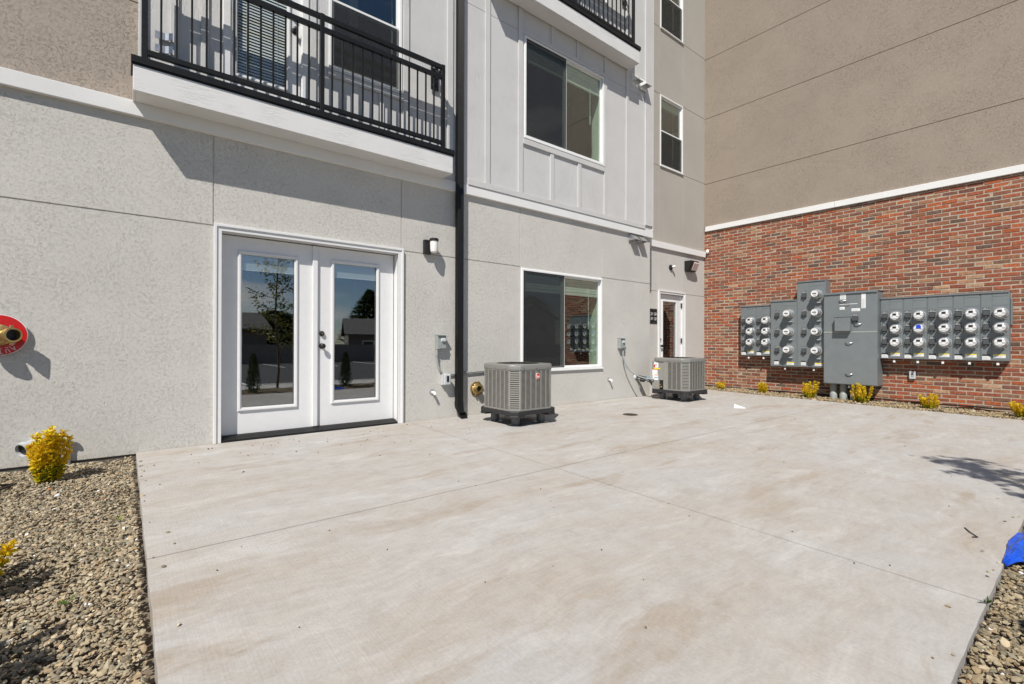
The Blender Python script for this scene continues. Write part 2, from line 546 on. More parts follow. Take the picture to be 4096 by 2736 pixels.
def text_mesh(body, size, extrude, mat, name, parent, matrix, align='CENTER'):
    cu = bpy.data.curves.new(name, 'FONT')
    cu.body = body; cu.size = size; cu.extrude = extrude; cu.align_x = align; cu.align_y = 'CENTER'
    tmp = bpy.data.objects.new('tmp', cu)
    COL.objects.link(tmp)
    dg = bpy.context.evaluated_depsgraph_get()
    me = bpy.data.meshes.new_from_object(tmp.evaluated_get(dg))
    bpy.data.objects.remove(tmp)
    me.transform(matrix)
    me.materials.clear(); me.materials.append(M[mat])
    o = bpy.data.objects.new(name, me)
    COL.objects.link(o)
    o.parent = parent
    return o

SL = 0.0135                       # fall of the patio away from the wall
def sz(y): return SL * min(y, 0)
XB = 10.696                       # face of the brick wing
YR = 0.45                         # face of the recessed bay
P_FAC = lambda u, v, d: (u, d, v)
P_SID = lambda u, v, d: (u, -0.03 + d, v)
P_REC = lambda u, v, d: (u, YR + d, v)
P_WNG = lambda u, v, d: (XB + d, -u, v)

# ================================================================== SETTING
MB().add([(-400, -400, -0.32), (400, -400, -0.32), (400, 400, -0.32), (-400, 400, -0.32)], [(0, 1, 2, 3)]).build('ground', 'ground')
struct(bpy.data.objects['ground'])

# patio slab with sawn joints
g = 0.005
JX, JY = 2.78, -2.64
xs = [0.085, JX - g, JX + g, 9.8]
ys = [-5.2, JY - g, JY + g, -0.004]
def sd(u, v):
    return 0.012 if (abs(u - JX) < g or abs(v - JY) < g) else 0.0
mb = MB()
# finer grid so the edges can wander a little
gx = sorted(xs + [0.085 + (9.8 - 0.085) * i / 120 for i in range(1, 120)])
gy = sorted(ys + [-5.2 + 5.196 * i / 80 for i in range(1, 80)])
def slab_place(u, v, d):
    du = dv = 0
    if u < 0.1: du = 0.0015 * math.sin(v * 9.3) + 0.0015 * math.sin(v * 31)
    if v < -5.19: dv = 0.0012 * math.sin(u * 27)
    return (u + du, v + dv, sz(v) - d)
mb.relief(gx, gy, sd, slab_place, 0.13)
struct(mb.build('patio', 'concrete'))
struct(MB().box(7.86, 9.9, -0.006, YR - 0.004, -0.13, -0.0005).build('patio_apron', 'concrete'))
# dirt lying in the joints
mb = MB()
for i in range(40):
    x = 0.12 + i * 0.2425
    if rnd.random() < 0.75:
        mb.box(x, x + 0.24, JY - 0.0035, JY + 0.0035, sz(JY) - 0.02, sz(JY) - 0.003 - 0.005 * rnd.random())
tag(mb.build('joint_dirt', 'grout'), None, None, None, 'stuff')

# planting-bed soil
def sheet(name, mat, x0, x1, y0, y1, zf, nx=24, ny=24):
    vs, fs = [], []
    for j in range(ny + 1):
        for i in range(nx + 1):
            x = x0 + (x1 - x0) * i / nx; y = y0 + (y1 - y0) * j / ny
            vs.append((x, y, zf(x, y)))
    for j in range(ny):
        for i in range(nx):
            a = j * (nx + 1) + i
            fs.append((a, a + 1, a + nx + 2, a + nx + 1))
    return struct(MB().add(vs, fs).build(name, mat))
bump_ = lambda x, y: 0.012 * math.sin(x * 5.1 + 1.3) * math.sin(y * 4.3) + 0.007 * math.sin(x * 13 + y * 9)
sheet('soil_left', 'soil', -7, 0.10, -7.0, 0.0, lambda x, y: sz(y) - 0.082 + bump_(x, y), 60, 60)
sheet('soil_front', 'soil', 0.10, 13, -7.0, -5.18, lambda x, y: -0.125 + bump_(x, y), 80, 16)
sheet('soil_brick_bed', 'soil', 9.78, XB + 0.02, -7.0, 0.45, lambda x, y: sz(y) - 0.02 + 0.8 * bump_(x, y) - (0.03 if x < 9.85 else 0), 14, 60)

# gravel: one sheet of stones per bed
def ico(sub):
    bm = bmesh.new()
    bmesh.ops.create_icosphere(bm, subdivisions=sub, radius=1.0)
    v = np.array([q.co[:] for q in bm.verts]); f = np.array([[q.index for q in fc.verts] for fc in bm.faces])
    bm.free()
    return v, f
ICO1, ICO2 = ico(1), ico(2)
STONES = [(0.44, 0.37, 0.26), (0.50, 0.43, 0.32), (0.36, 0.31, 0.23), (0.30, 0.26, 0.19), (0.55, 0.48, 0.37), (0.24, 0.21, 0.165),
          (0.46, 0.36, 0.24), (0.37, 0.33, 0.25), (0.54, 0.47, 0.36), (0.43, 0.33, 0.22), (0.34, 0.32, 0.26)]
def stones(name, pts, size, base, smooth=True, flat=0.42, tint=(1, 1, 1)):
    V0, F0 = base
    n = len(pts)
    nv = len(V0)
    sc = size * npr.lognormal(0, 0.28, n)
    ax = np.stack([sc * npr.uniform(0.8, 1.35, n), sc * npr.uniform(0.6, 0.95, n), sc * flat * npr.uniform(0.7, 1.4, n)], 1)
    jit = 1 + npr.normal(0, 0.17, (n, nv, 1))
    P = V0[None] * jit * ax[:, None, :]
    th = npr.uniform(0, 2 * np.pi, n)
    tx = npr.normal(0, 0.42, n); ty = npr.normal(0, 0.42, n)
    c, s_ = np.cos(tx), np.sin(tx)
    y, z = P[..., 1] * c[:, None] - P[..., 2] * s_[:, None], P[..., 1] * s_[:, None] + P[..., 2] * c[:, None]
    P = np.stack([P[..., 0], y, z], -1)
    c, s_ = np.cos(ty), np.sin(ty)
    x, z = P[..., 0] * c[:, None] + P[..., 2] * s_[:, None], -P[..., 0] * s_[:, None] + P[..., 2] * c[:, None]
    P = np.stack([x, P[..., 1], z], -1)
    c, s_ = np.cos(th), np.sin(th)
    x, y = P[..., 0] * c[:, None] - P[..., 1] * s_[:, None], P[..., 0] * s_[:, None] + P[..., 1] * c[:, None]
    P = np.stack([x, y, P[..., 2]], -1) + np.array(pts)[:, None, :]
    F = (F0[None] + (np.arange(n) * nv)[:, None, None]).reshape(-1, 3)
    pal = np.array(STONES) * np.array(tint)
    col = pal[npr.integers(0, len(pal), n)] * npr.uniform(0.6, 0.98, (n, 1)) * np.array([1.0, 0.97, 0.89])
    rare = npr.uniform(size=n)
    col[rare < 0.006] = (0.75, 0.75, 0.76)
    col[(rare > 0.006) & (rare < 0.010)] = (0.42, 0.19, 0.07)
    C = np.concatenate([np.repeat(col, nv, 0), np.ones((n * nv, 1))], 1)
    me = bpy.data.meshes.new(name)
    P = P.reshape(-1, 3)
    me.vertices.add(len(P)); me.vertices.foreach_set('co', P.astype(np.float32).ravel())
    me.loops.add(F.size); me.loops.foreach_set('vertex_index', F.ravel().astype(np.int32))
    me.polygons.add(len(F))
    me.polygons.foreach_set('loop_start', np.arange(0, F.size, 3, dtype=np.int32))
    me.polygons.foreach_set('use_smooth', np.full(len(F), smooth))
    ca = me.color_attributes.new('Col', 'FLOAT_COLOR', 'POINT')
    ca.data.foreach_set('color', C.astype(np.float32).ravel())
    me.materials.append(M['stone'])
    me.update(calc_edges=True)
    me.validate()
    o = bpy.data.objects.new(name, me)
    COL.objects.link(o)
    o['kind'] = 'stuff'
    return o
def scatter(x0, x1, y0, y1, n, zf, layers=2, dz=0.012):
    x = npr.uniform(x0, x1, n); y = npr.uniform(y0, y1, n)
    k = npr.integers(0, layers, n)
    return [(a, b, zf(a, b) + dz * q) for a, b, q in zip(x, y, k)]
zl = lambda x, y: sz(y) - 0.056 + bump_(x, y) + 0.012 * min(1, max(0, (x + 0.3) / 0.4))
near = scatter(-1.6, 0.058, -4.6, -1.7, 38000, zl, 3, 0.007)
stones('gravel', near, 0.0088, ICO1, False, 0.38)
far = scatter(-3.2, 0.058, -1.7, -0.01, 26000, zl, 3, 0.007)
stones('gravel', far, 0.0095, ICO1, False, 0.4)
stones('gravel', scatter(-4.5, -1.6, -5.5, -1.7, 4500, zl, 2), 0.022, ICO1, False)
zr = lambda x, y: -0.100 + bump_(x, y)
stones('gravel', scatter(1.2, 4.8, -6.6, -5.212, 30000, zr, 3, 0.008), 0.0098, ICO1, False, 0.36, (0.86, 0.84, 0.8))
stones('gravel', scatter(-4.5, 1.2, -6.85, -5.212, 11000, zr, 2), 0.016, ICO1, False)
stones('gravel', scatter(4.8, 10.5, -6.6, -5.235, 4000, zr, 2), 0.018, ICO1, False)
zb = lambda x, y: sz(y) - 0.012 + 0.8 * bump_(x, y) - (0.03 if x < 9.87 else 0)
stones('gravel', scatter(9.83, XB - 0.01, -5.4, 0.44, 5200, zb, 2, 0.008), 0.0155, ICO1, True, 0.5, (0.95, 0.9, 0.8))
# stones kicked out of the beds onto the slab
spill = [(0.09 + abs(npr.normal(0, 0.05)), y, sz(y) + 0.004) for y in npr.uniform(-4.5, -0.1, 26)]
spill += [(x, -5.19 + abs(npr.normal(0, 0.05)), -0.066) for x in npr.uniform(2.0, 5.5, 16)]
spill += [(9.79 - abs(npr.normal(0, 0.06)), y, sz(y) + 0.004) for y in npr.uniform(-4.8, -0.2, 30)]
stones('gravel', spill, 0.0085, ICO1, False, 0.45)
# loose specks of grit on the patio
pts = []
for i in range(60):
    x = rnd.uniform(0.3, 7.5); y = rnd.uniform(-5.0, -0.15)
    pts.append((x, y, sz(y) + 0.003))
go = stones('grit', pts, 0.0042, ICO1, True, 0.7, (0.35, 0.33, 0.32))
pts = [(rnd.uniform(0.6, 3.6), -0.15 - abs(rnd.gauss(0, 0.5)), 0) for i in range(55)]
stones('grit', [(x, y, sz(y) + 0.003) for x, y, _ in pts], 0.0050, ICO1, True, 0.7, (0.4, 0.36, 0.33))

# ================================================================== APARTMENT BUILDING
bld = empty('apartment_building', (0, 0, 0), 'grey stucco and white board apartment building with balconies and French doors', 'building')
XE = 7.88
SG = 0.006
# ---- lower stucco
door_hole = (0.72, 2.655, 0.0, 2.13)
win_hole = (4.64, 6.46, 0.585, 2.115)
us = [-9, XE, *door_hole[:2], *win_hole[:2]]
vs = [-0.012, 3.03, 2.142, 2.154, *door_hole[2:], *win_hole[2:]]
SEAMX = [0.673, 2.675, 4.607, 6.472]
for x in SEAMX: us += [x - SG, x + SG]
def dep(u, v):
    for h in (door_hole, win_hole):
        if h[0] < u < h[1] and h[2] < v < h[3]: return None
    if 2.142 < v < 2.154 and not (0.68 < u < 2.69) and not (4.61 < u < 6.47): return 0.010
    for x in SEAMX:
        if abs(u - x) < SG and v > 2.154: return 0.008
    return 0.0
mb = MB().relief(us, vs, dep, P_FAC, 0.28)
mb.build('stucco_wall', 'stucco_grey', bld)
MB().box(-9, 0.09, 0.012, 0.25, -0.3, -0.0125).build('foundation', 'found', bld)
mb = MB().box(0.09, 7.87, 0.012, 0.25, -0.3, -0.014)
mb.build('foundation', 'found', bld)
# ---- upper tan stucco on the left
mb = MB().relief([-9, 0.085], [3.165, 4.064, 4.076, 9.6], lambda u, v: 0.010 if 4.064 < v < 4.076 else 0.0, P_FAC, 0.28)
mb.build('upper_wall', 'stucco_tan_lit', bld)
# ---- trim band
mb = MB().box(-9, 7.925, -0.045, 0.2, 3.03, 3.162)
mb.build('trim_band', 'trim', bld, bevel=0.005)
# ---- siding
O2 = (3.89, 2.845)
sd_holes = [(0.80, 1.50, 3.40, 5.45), (1.79, 2.64, 4.10, 5.60), (4.665, 6.455, 4.105, 5.61)]
sd_holes += [(0.80 + O2[0], 1.50 + O2[0], 3.40 + O2[1], 5.45 + O2[1]), (1.79 + O2[0], 2.64 + O2[0], 4.10 + O2[1], 5.60 + O2[1])]
us = [0.085, 7.90]; vs = [3.164, 9.6, 5.656, 5.664]
for h in sd_holes: us += h[:2]; vs += h[2:]
def dep(u, v):
    for h in sd_holes:
        if h[0] < u < h[1] and h[2] < v < h[3]: return None
    return 0.006 if 5.656 < v < 5.664 else 0.0
mb = MB().relief(us, vs, dep, P_SID, 0.26)
BT = -0.05   # face of the battens
def bat(x0, x1, z0, z1, y=BT): mb.box(x0, x1, y, -0.0315, z0, z1)
for x0, x1 in ((3.925, 4.008), (4.531, 4.621), (6.475, 6.545), (7.085, 7.149)):
    bat(x0, x1, 3.245, 5.99)
for x0, x1 in ((3.925, 4.008), (7.085, 7.149), (4.42, 4.50)):
    bat(x0, x1, 6.2, 9.6)
bat(7.66, 7.895, 3.245, 9.6, -0.055)
mb.box(7.8955, 7.915, -0.055, 0.3, 3.164, 9.6)
for x0, x1 in ((5.2, 5.264), (5.78, 5.835)): bat(x0, x1, 5.70, 5.99)
bat(4.6225, 6.4735, 5.635, 5.70, -0.054)
for x0, x1 in ((5.187, 5.263), (5.816, 5.893)): bat(x0, x1, 3.245, 3.984)
bat(4.6225, 6.4735, 3.985, 4.066, -0.058)
bat(3.64, 7.6585, 3.163, 3.244, -0.056)
for x0, x1 in ((0.09, 0.15), (0.32, 0.385), (0.56, 0.625), (1.57, 1.63), (2.676, 2.751), (3.307, 3.396)):
    bat(x0, x1, 3.36, 9.0)
bat(3.46, 3.60, 3.165, 9.0)
for x0, x1 in ((2.05, 2.11), (2.36, 2.42)): bat(x0, x1, 3.36, 3.985)
bat(1.76, 2.6745, 3.987, 4.062, -0.056)
mb.build('siding', 'siding', bld, bevel=0.002, seg=1)
# ---- recessed bay
rd_hole = (8.85, 9.81, 0.0, 2.10)
us = [7.8, XB + 0.2, *rd_hole[:2]]; vs = [-0.1, 3.03, 2.106, 2.118, *rd_hole[2:]]
for x in (8.83, 9.75): us += [x - 0.004, x + 0.004]
def dep(u, v):
    if rd_hole[0] < u < rd_hole[1] and v < rd_hole[3]: return None
    if 2.106 < v < 2.118 and not (8.83 < u < 9.83): return 0.008
    for x in (8.83, 9.75):
        if abs(u - x) < 0.004 and v > 2.13: return 0.004
    return 0.0
MB().relief(us, vs, dep, P_REC, 0.25).build('recess_wall', 'stucco_grey_fine', bld)
RW = [(8.895, 9.735, 4.82, 6.31), (8.895, 9.735, 7.77, 9.26)]
us = [7.8, XB + 0.2, 8.895, 9.735]; vs = [3.164, 10.5]
for x in (8.83, 9.77): us += [x - 0.004, x + 0.004]
HS = (4.793, 6.332, 7.752, 9.28)
for z in HS: vs += [z - SG, z + SG]
for h in RW: vs += h[2:]
def dep(u, v):
    for h in RW:
        if h[0] < u < h[1] and h[2] < v < h[3]: return None
    for z in HS:
        if abs(v - z) < SG and not (8.87 < u < 9.76): return 0.008
    for x in (8.83, 9.77):
        if abs(u - x) < 0.004: return 0.003
    return 0.0
MB().relief(us, vs, dep, P_REC, 0.25).build('recess_upper_wall', 'stucco_tan_fine', bld)
MB().box(7.88, XB + 0.045, YR - 0.045, YR + 0.1, 3.032, 3.163).build('trim_band', 'trim', bld, bevel=0.005)
MB().box(7.60, XE, 0.285, YR + 0.2, -0.1, 3.028).box(7.6, 7.89, 0.265, YR + 0.2, 3.166, 9.59).build('return_wall', 'stucco_grey_fine', bld)
MB().box(-9.1, 7.95, -0.1, 9, 9.61, 9.8).box(7.955, XB + 0.3, YR - 0.1, 9, 10.51, 10.7).box(-9, -8.75, 0.29, 9, -0.2, 9.6).box(-8.74, XB + 4, 8.7, 9.0, -0.2, 9.6).build('roof', 'trim', bld)

# ---- windows
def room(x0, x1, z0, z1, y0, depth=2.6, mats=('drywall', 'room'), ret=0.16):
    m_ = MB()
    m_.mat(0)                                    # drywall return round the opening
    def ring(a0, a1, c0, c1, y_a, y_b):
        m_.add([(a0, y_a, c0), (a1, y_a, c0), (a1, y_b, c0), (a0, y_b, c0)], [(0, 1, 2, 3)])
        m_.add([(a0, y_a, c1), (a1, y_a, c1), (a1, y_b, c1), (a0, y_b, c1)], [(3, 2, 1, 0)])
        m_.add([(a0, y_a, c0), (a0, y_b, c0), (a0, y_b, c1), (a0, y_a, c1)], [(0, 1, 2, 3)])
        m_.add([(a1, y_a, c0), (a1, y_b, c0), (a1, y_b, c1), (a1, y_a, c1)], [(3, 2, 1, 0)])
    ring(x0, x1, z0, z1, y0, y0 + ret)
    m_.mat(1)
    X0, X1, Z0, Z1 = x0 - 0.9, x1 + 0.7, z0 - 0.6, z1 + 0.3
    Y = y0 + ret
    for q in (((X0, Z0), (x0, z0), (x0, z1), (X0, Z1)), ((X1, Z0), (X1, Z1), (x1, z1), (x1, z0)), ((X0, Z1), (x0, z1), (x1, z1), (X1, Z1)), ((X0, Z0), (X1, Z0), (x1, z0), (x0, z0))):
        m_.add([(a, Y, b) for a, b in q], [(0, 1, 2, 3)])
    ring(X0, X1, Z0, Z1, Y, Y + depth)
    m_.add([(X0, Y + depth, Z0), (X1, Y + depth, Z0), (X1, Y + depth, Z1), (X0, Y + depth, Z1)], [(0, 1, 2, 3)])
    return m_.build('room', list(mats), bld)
def frame(mb_, x0, x1, z0, z1, w, y0, y1):
    mb_.box(x0, x1, y0, y1, z0, z0 + w).box(x0, x1, y0, y1, z1 - w, z1)
    mb_.box(x0, x0 + w, y0, y1, z0 + w, z1 - w).box(x1 - w, x1, y0, y1, z0 + w, z1 - w)
    return mb_
def blind_stack(p, x0, x1, ztop, h, y, n=5):
    m_ = MB().box(x0, x1, y - 0.012, y + 0.03, ztop - 0.05, ztop)
    hh = (h - 0.05) / n
    for i in range(n):
        m_.box(x0 + 0.004, x1 - 0.004, y - 0.006 - 0.004 * (i % 2), y + 0.026, ztop - 0.05 - hh * (i + 1) + 0.003, ztop - 0.05 - hh * i)
    return m_.build('blind', 'blind', p)
def slider(x0, x1, z0, z1, y, mull, head=0.30, roomdepth=2.6):
    w = frame(MB(), x0, x1, z0, z1, 0.034, y - 0.014, y + 0.05)
    frame(w, x0 + 0.012, x1 - 0.012, z0 + 0.012, z1 - 0.012, 0.028, y - 0.022, y - 0.012)
    w.box(x0 - 0.01, x1 + 0.01, y - 0.03, y + 0.0, z0 - 0.012, z0 + 0.012)
    win = w.build('window', 'vinyl', bld, bevel=0.003, seg=1)
    a, b = x0 + 0.034, x1 - 0.034
    c, d = z0 + 0.034, z1 - 0.034
    frame(MB(), a, mull + 0.03, c, d, 0.03, y + 0.006, y + 0.026).build('sash', 'vinyl', win, bevel=0.002, seg=1)
    frame(MB(), mull - 0.03, b, c, d, 0.032, y + 0.027, y + 0.047).build('sash', 'vinyl', win, bevel=0.002, seg=1)
    MB().box(a + 0.02, mull + 0.01, y + 0.017, y + 0.021, c + 0.02, d - 0.02).build('pane', 'glass', win)
    MB().box(mull - 0.01, b - 0.02, y + 0.035, y + 0.039, c + 0.02, d - 0.02).build('pane', 'glass', win)
    sc = MB().mat(0)
    sc.box(a + 0.014, mull - 0.003, y + 0.0015, y + 0.003, c + 0.014, d - 0.014)
    sc.mat(1)
    frame(sc, a + 0.001, mull + 0.006, c + 0.001, d - 0.001, 0.013, y - 0.006, y + 0.005)
    sc.build('screen', ['screen', 'cab_dark'], win)
    blind_stack(win, a + 0.005, b - 0.01, d - 0.002, head, y + 0.068)
    mw = MB().cyl((b - 0.26, y + 0.055, d - 0.06), (b - 0.258, y + 0.053, d - head - 0.42), 0.005, n=6).cyl((b - 0.258, y + 0.053, d - head - 0.42), (b - 0.258, y + 0.053, d - head - 0.56), 0.010, 0.007, 6)
    mw.build('wand', 'white_plastic', win)
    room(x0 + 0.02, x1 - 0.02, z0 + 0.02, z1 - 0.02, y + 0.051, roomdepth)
    return win
slider(4.622, 6.478, 0.567, 2.132, 0.0, 5.535)
slider(4.642, 6.474, 4.087, 5.632, -0.03, 5.535, 0.29)
def hung(x0, x1, z0, z1, y, mid, blinds=0.0):
    w = frame(MB(), x0, x1, z0, z1, 0.032, y - 0.012, y + 0.06)
    w.box(x0 - 0.008, x1 + 0.008, y - 0.03, y, z0 - 0.012, z0 + 0.01)
    win = w.build('window', 'vinyl', bld, bevel=0.003, seg=1)
    a, b, c, d = x0 + 0.032, x1 - 0.032, z0 + 0.032, z1 - 0.032
    frame(MB(), a, b, mid - 0.02, d, 0.028, y + 0.028, y + 0.05).build('sash', 'vinyl', win, bevel=0.002, seg=1)
    frame(MB(), a, b, c, mid + 0.02, 0.028, y + 0.004, y + 0.026).build('sash', 'vinyl', win, bevel=0.002, seg=1)
    MB().box(a + 0.02, b - 0.02, y + 0.037, y + 0.041, mid, d - 0.02).build('pane', 'glass', win)
    MB().box(a + 0.02, b - 0.02, y + 0.013, y + 0.017, c + 0.02, mid).build('pane', 'glass', win)
    MB().mat(0).box(a + 0.008, b - 0.008, y - 0.0015, y + 0.0, c + 0.008, mid - 0.01).build('screen', 'screen', win)
    if blinds: blind_stack(win, a + 0.004, b - 0.004, d, blinds, y + 0.09, 4)
    room(x0 + 0.02, x1 - 0.02, z0 + 0.02, z1 - 0.02, y + 0.065, 2.0)
    return win
hung(8.875, 9.755, 4.80, 6.33, YR, 5.565, 0.16)
hung(8.875, 9.755, 7.75, 9.28, YR, 8.515, 0.16)
hung(1.77, 2.66, 4.08, 5.62, -0.03, 4.87, 0.0)
hung(1.77 + O2[0], 2.66 + O2[0], 4.08 + O2[1], 5.62 + O2[1], -0.03, 4.87 + O2[1], 0.0)

# ---- French doors
fd = MB()
zc = 2.165
def casing(m_, x0, x1, zt, w, y):
    """stepped casing round three sides"""
    m_.prism([(x0, 0), (x0, zt), (x1, zt), (x1, 0), (x1 - w, 0), (x1 - w, zt - w), (x0 + w, zt - w), (x0 + w, 0)], 'y', y - 0.022, y + 0.002)
    t = w * 0.36
    m_.prism([(x0 - 0.002, 0), (x0 - 0.002, zt + 0.002), (x1 + 0.002, zt + 0.002), (x1 + 0.002, 0), (x1 - t, 0), (x1 - t, zt - t), (x0 + t, zt - t), (x0 + t, 0)], 'y', y - 0.034, y - 0.0225)
casing(fd, 0.678, 2.695, zc, 0.066, 0.0)
J0, J1, JT = 0.744, 2.629, 2.099
fd.box(J0 - 0.03, J0, -0.014, 0.17, 0, JT).box(J1, J1 + 0.03, -0.014, 0.17, 0, JT).box(J0 - 0.03, J1 + 0.03, -0.014, 0.17, JT, JT + 0.03)
frd = fd.build('french_door', 'door_white', bld, bevel=0.003)
def leaf(x0, x1, z0, z1, y, gx0, gx1, gz0, gz1, parent, mat='door_white', gmat='door_glass', moulds=True, t=0.042):
    m_ = MB().relief([x0, x1, gx0, gx1], [z0, z1, gz0, gz1], lambda u, v: None if (gx0 < u < gx1 and gz0 < v < gz1) else 0.0, lambda u, v, d: (u, y + d, v), t)
    m_.build('door_leaf', mat, parent, bevel=0.002, seg=1)
    mo = MB()
    for w, o0, o1 in ((0.045, 0.0005, 0.010), (0.026, 0.0105, 0.019)):
        q = 0.018 if w < 0.03 else 0.025
        frame(mo, gx0 - q, gx1 + q, gz0 - q, gz1 + q, w - 0.005, y - o1, y - o0)
    mo.build('moulding', mat, parent, bevel=0.003)
    MB().box(gx0, gx1, y + 0.012, y + 0.016, gz0, gz1).build('pane', gmat, parent)
    return m_
DY = 0.10
leaf(0.757, 1.668, 0.052, 2.088, DY, 0.925, 1.462, 0.308, 1.922, frd)
leaf(1.70, 2.617, 0.052, 2.088, DY, 1.872, 2.405, 0.315, 1.930, frd)
MB().box(1.638, 1.694, DY - 0.030, DY - 0.001, 0.055, 2.085).build('astragal', 'door_white', frd, bevel=0.006)
for a, b, zt in ((0.93, 1.457, 1.92), (1.877, 2.40, 1.928)):
    m_ = MB()
    for i in range(15):
        z = zt - 0.03 - i * 0.0085
        m_.box(a, b, DY + 0.020, DY + 0.034, z - 0.006, z)
    m_.box(a, b, DY + 0.020, DY + 0.036, zt - 0.026, zt)
    m_.box(a, b, DY + 0.019, DY + 0.034, zt - 0.172, zt - 0.158)
    m_.build('blind', 'blind', frd)
MB().box(J0, J1, -0.02, 0.15, 0.0, 0.018).prism([(-0.02, 0.018), (0.15, 0.018), (0.15, 0.048), (0.06, 0.048)], 'x', J0, J1).build('threshold', 'blackmetal', frd, bevel=0.003)
kx = 1.745
m_ = MB().lathe((kx, DY, 1.10), (0, -1, 0), [(0, 0.030), (0.008, 0.030), (0.022, 0.024), (0.026, 0.020)], 20)
m_.mat(1).lathe((kx, DY - 0.0262, 1.10), (0, -1, 0), [(0, 0.009), (0.004, 0.008)], 12)
m_.build('deadbolt', ['black', 'brass'], frd, True)
def knob(x, y, z, parent):
    MB().lathe((x, y, z), (0, -1, 0), [(0, 0.031), (0.007, 0.031), (0.012, 0.014), (0.030, 0.012), (0.038, 0.022), (0.048, 0.029), (0.060, 0.028), (0.068, 0.018), (0.071, 0.004)], 20).build('knob', 'black', parent, True)
knob(kx, DY, 0.958, frd)
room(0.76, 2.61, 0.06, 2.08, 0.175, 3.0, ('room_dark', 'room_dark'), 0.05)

# ---- recessed bay door
m_ = MB()
casing(m_, 8.815, 9.842, 2.135, 0.066, YR)
m_.box(8.851, 8.881, YR - 0.012, YR + 0.12, 0, 2.069).box(9.776, 9.806, YR - 0.012, YR + 0.12, 0, 2.069).box(8.851, 9.806, YR - 0.012, YR + 0.12, 2.069, 2.099)
rdr = m_.build('glazed_door', 'door_white', bld, bevel=0.003)
leaf(8.885, 9.772, 0.02, 2.06, YR + 0.035, 9.03, 9.55, 0.28, 1.915, rdr)
for z in (1.85, 1.06, 0.25):
    MB().cyl((9.762, YR + 0.022, z - 0.055), (9.762, YR + 0.022, z + 0.055), 0.012, n=10).box(9.745, 9.78, YR + 0.028, YR + 0.034, z - 0.05, z + 0.05).build('hinge', 'black', rdr)
MB().lathe((8.945, YR + 0.035, 1.085), (0, -1, 0), [(0, 0.03), (0.008, 0.03), (0.024, 0.022)], 18).build('deadbolt', 'black', rdr, True)
knob(8.95, YR + 0.035, 0.945, rdr)
room(8.9, 9.76, 0.03, 2.05, YR + 0.13, 2.5, ('room_dark', 'room_dark'), 0.05)

# ---- balcony door(s)
def balcony_door(dx, dz):
    y = -0.03
    m_ = MB()
    T = Matrix.Translation((dx, 0, dz))
    m_.T = T
    frame(m_, 0.745, 1.548, 3.385, 5.50, 0.062, y - 0.022, y + 0.002)
    m_.box(0.802, 0.827, y - 0.01, y + 0.12, 3.40, 5.44).box(1.478, 1.498, y - 0.01, y + 0.12, 3.40, 5.44)
    d_ = m_.build('balcony_door', 'door_white', bld, bevel=0.003)
    leaf(0.828 + dx, 1.477 + dx, 3.41 + dz, 5.44 + dz, y + 0.03, 0.862 + dx, 1.352 + dx, 3.70 + dz, 5.28 + dz, d_, gmat='clear_glass')
    b_ = MB(); b_.T = T
    n = 50
    for i in range(n):
        z = 5.27 - i * (1.56 / n)
        b_.add([(0.868, y + 0.054, z - 0.012), (1.346, y + 0.054, z - 0.012), (1.346, y + 0.062, z + 0.009), (0.868, y + 0.062, z + 0.009),
                (0.868, y + 0.0555, z - 0.012), (1.346, y + 0.0555, z - 0.012), (1.346, y + 0.0635, z + 0.009), (0.868, y + 0.0635, z + 0.009)],
               [(0, 1, 2, 3), (7, 6, 5, 4), (0, 4, 5, 1), (2, 6, 7, 3), (1, 5, 6, 2), (0, 3, 7, 4)])
    for x in (0.96, 1.25): b_.box(x, x + 0.003, y + 0.0515, y + 0.053, 3.71, 5.27)
    b_.build('blind', 'blind', d_)
    knob(1.415 + dx, y + 0.03, 4.36 + dz, d_)
    MB().lathe((1.415 + dx, y + 0.03, 4.50 + dz), (0, -1, 0), [(0, 0.03), (0.008, 0.03), (0.024, 0.022)], 18).build('deadbolt', 'black', d_, True)
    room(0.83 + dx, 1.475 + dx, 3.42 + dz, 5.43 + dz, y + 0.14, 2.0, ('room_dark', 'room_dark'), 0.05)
balcony_door(0, 0)
balcony_door(*O2)

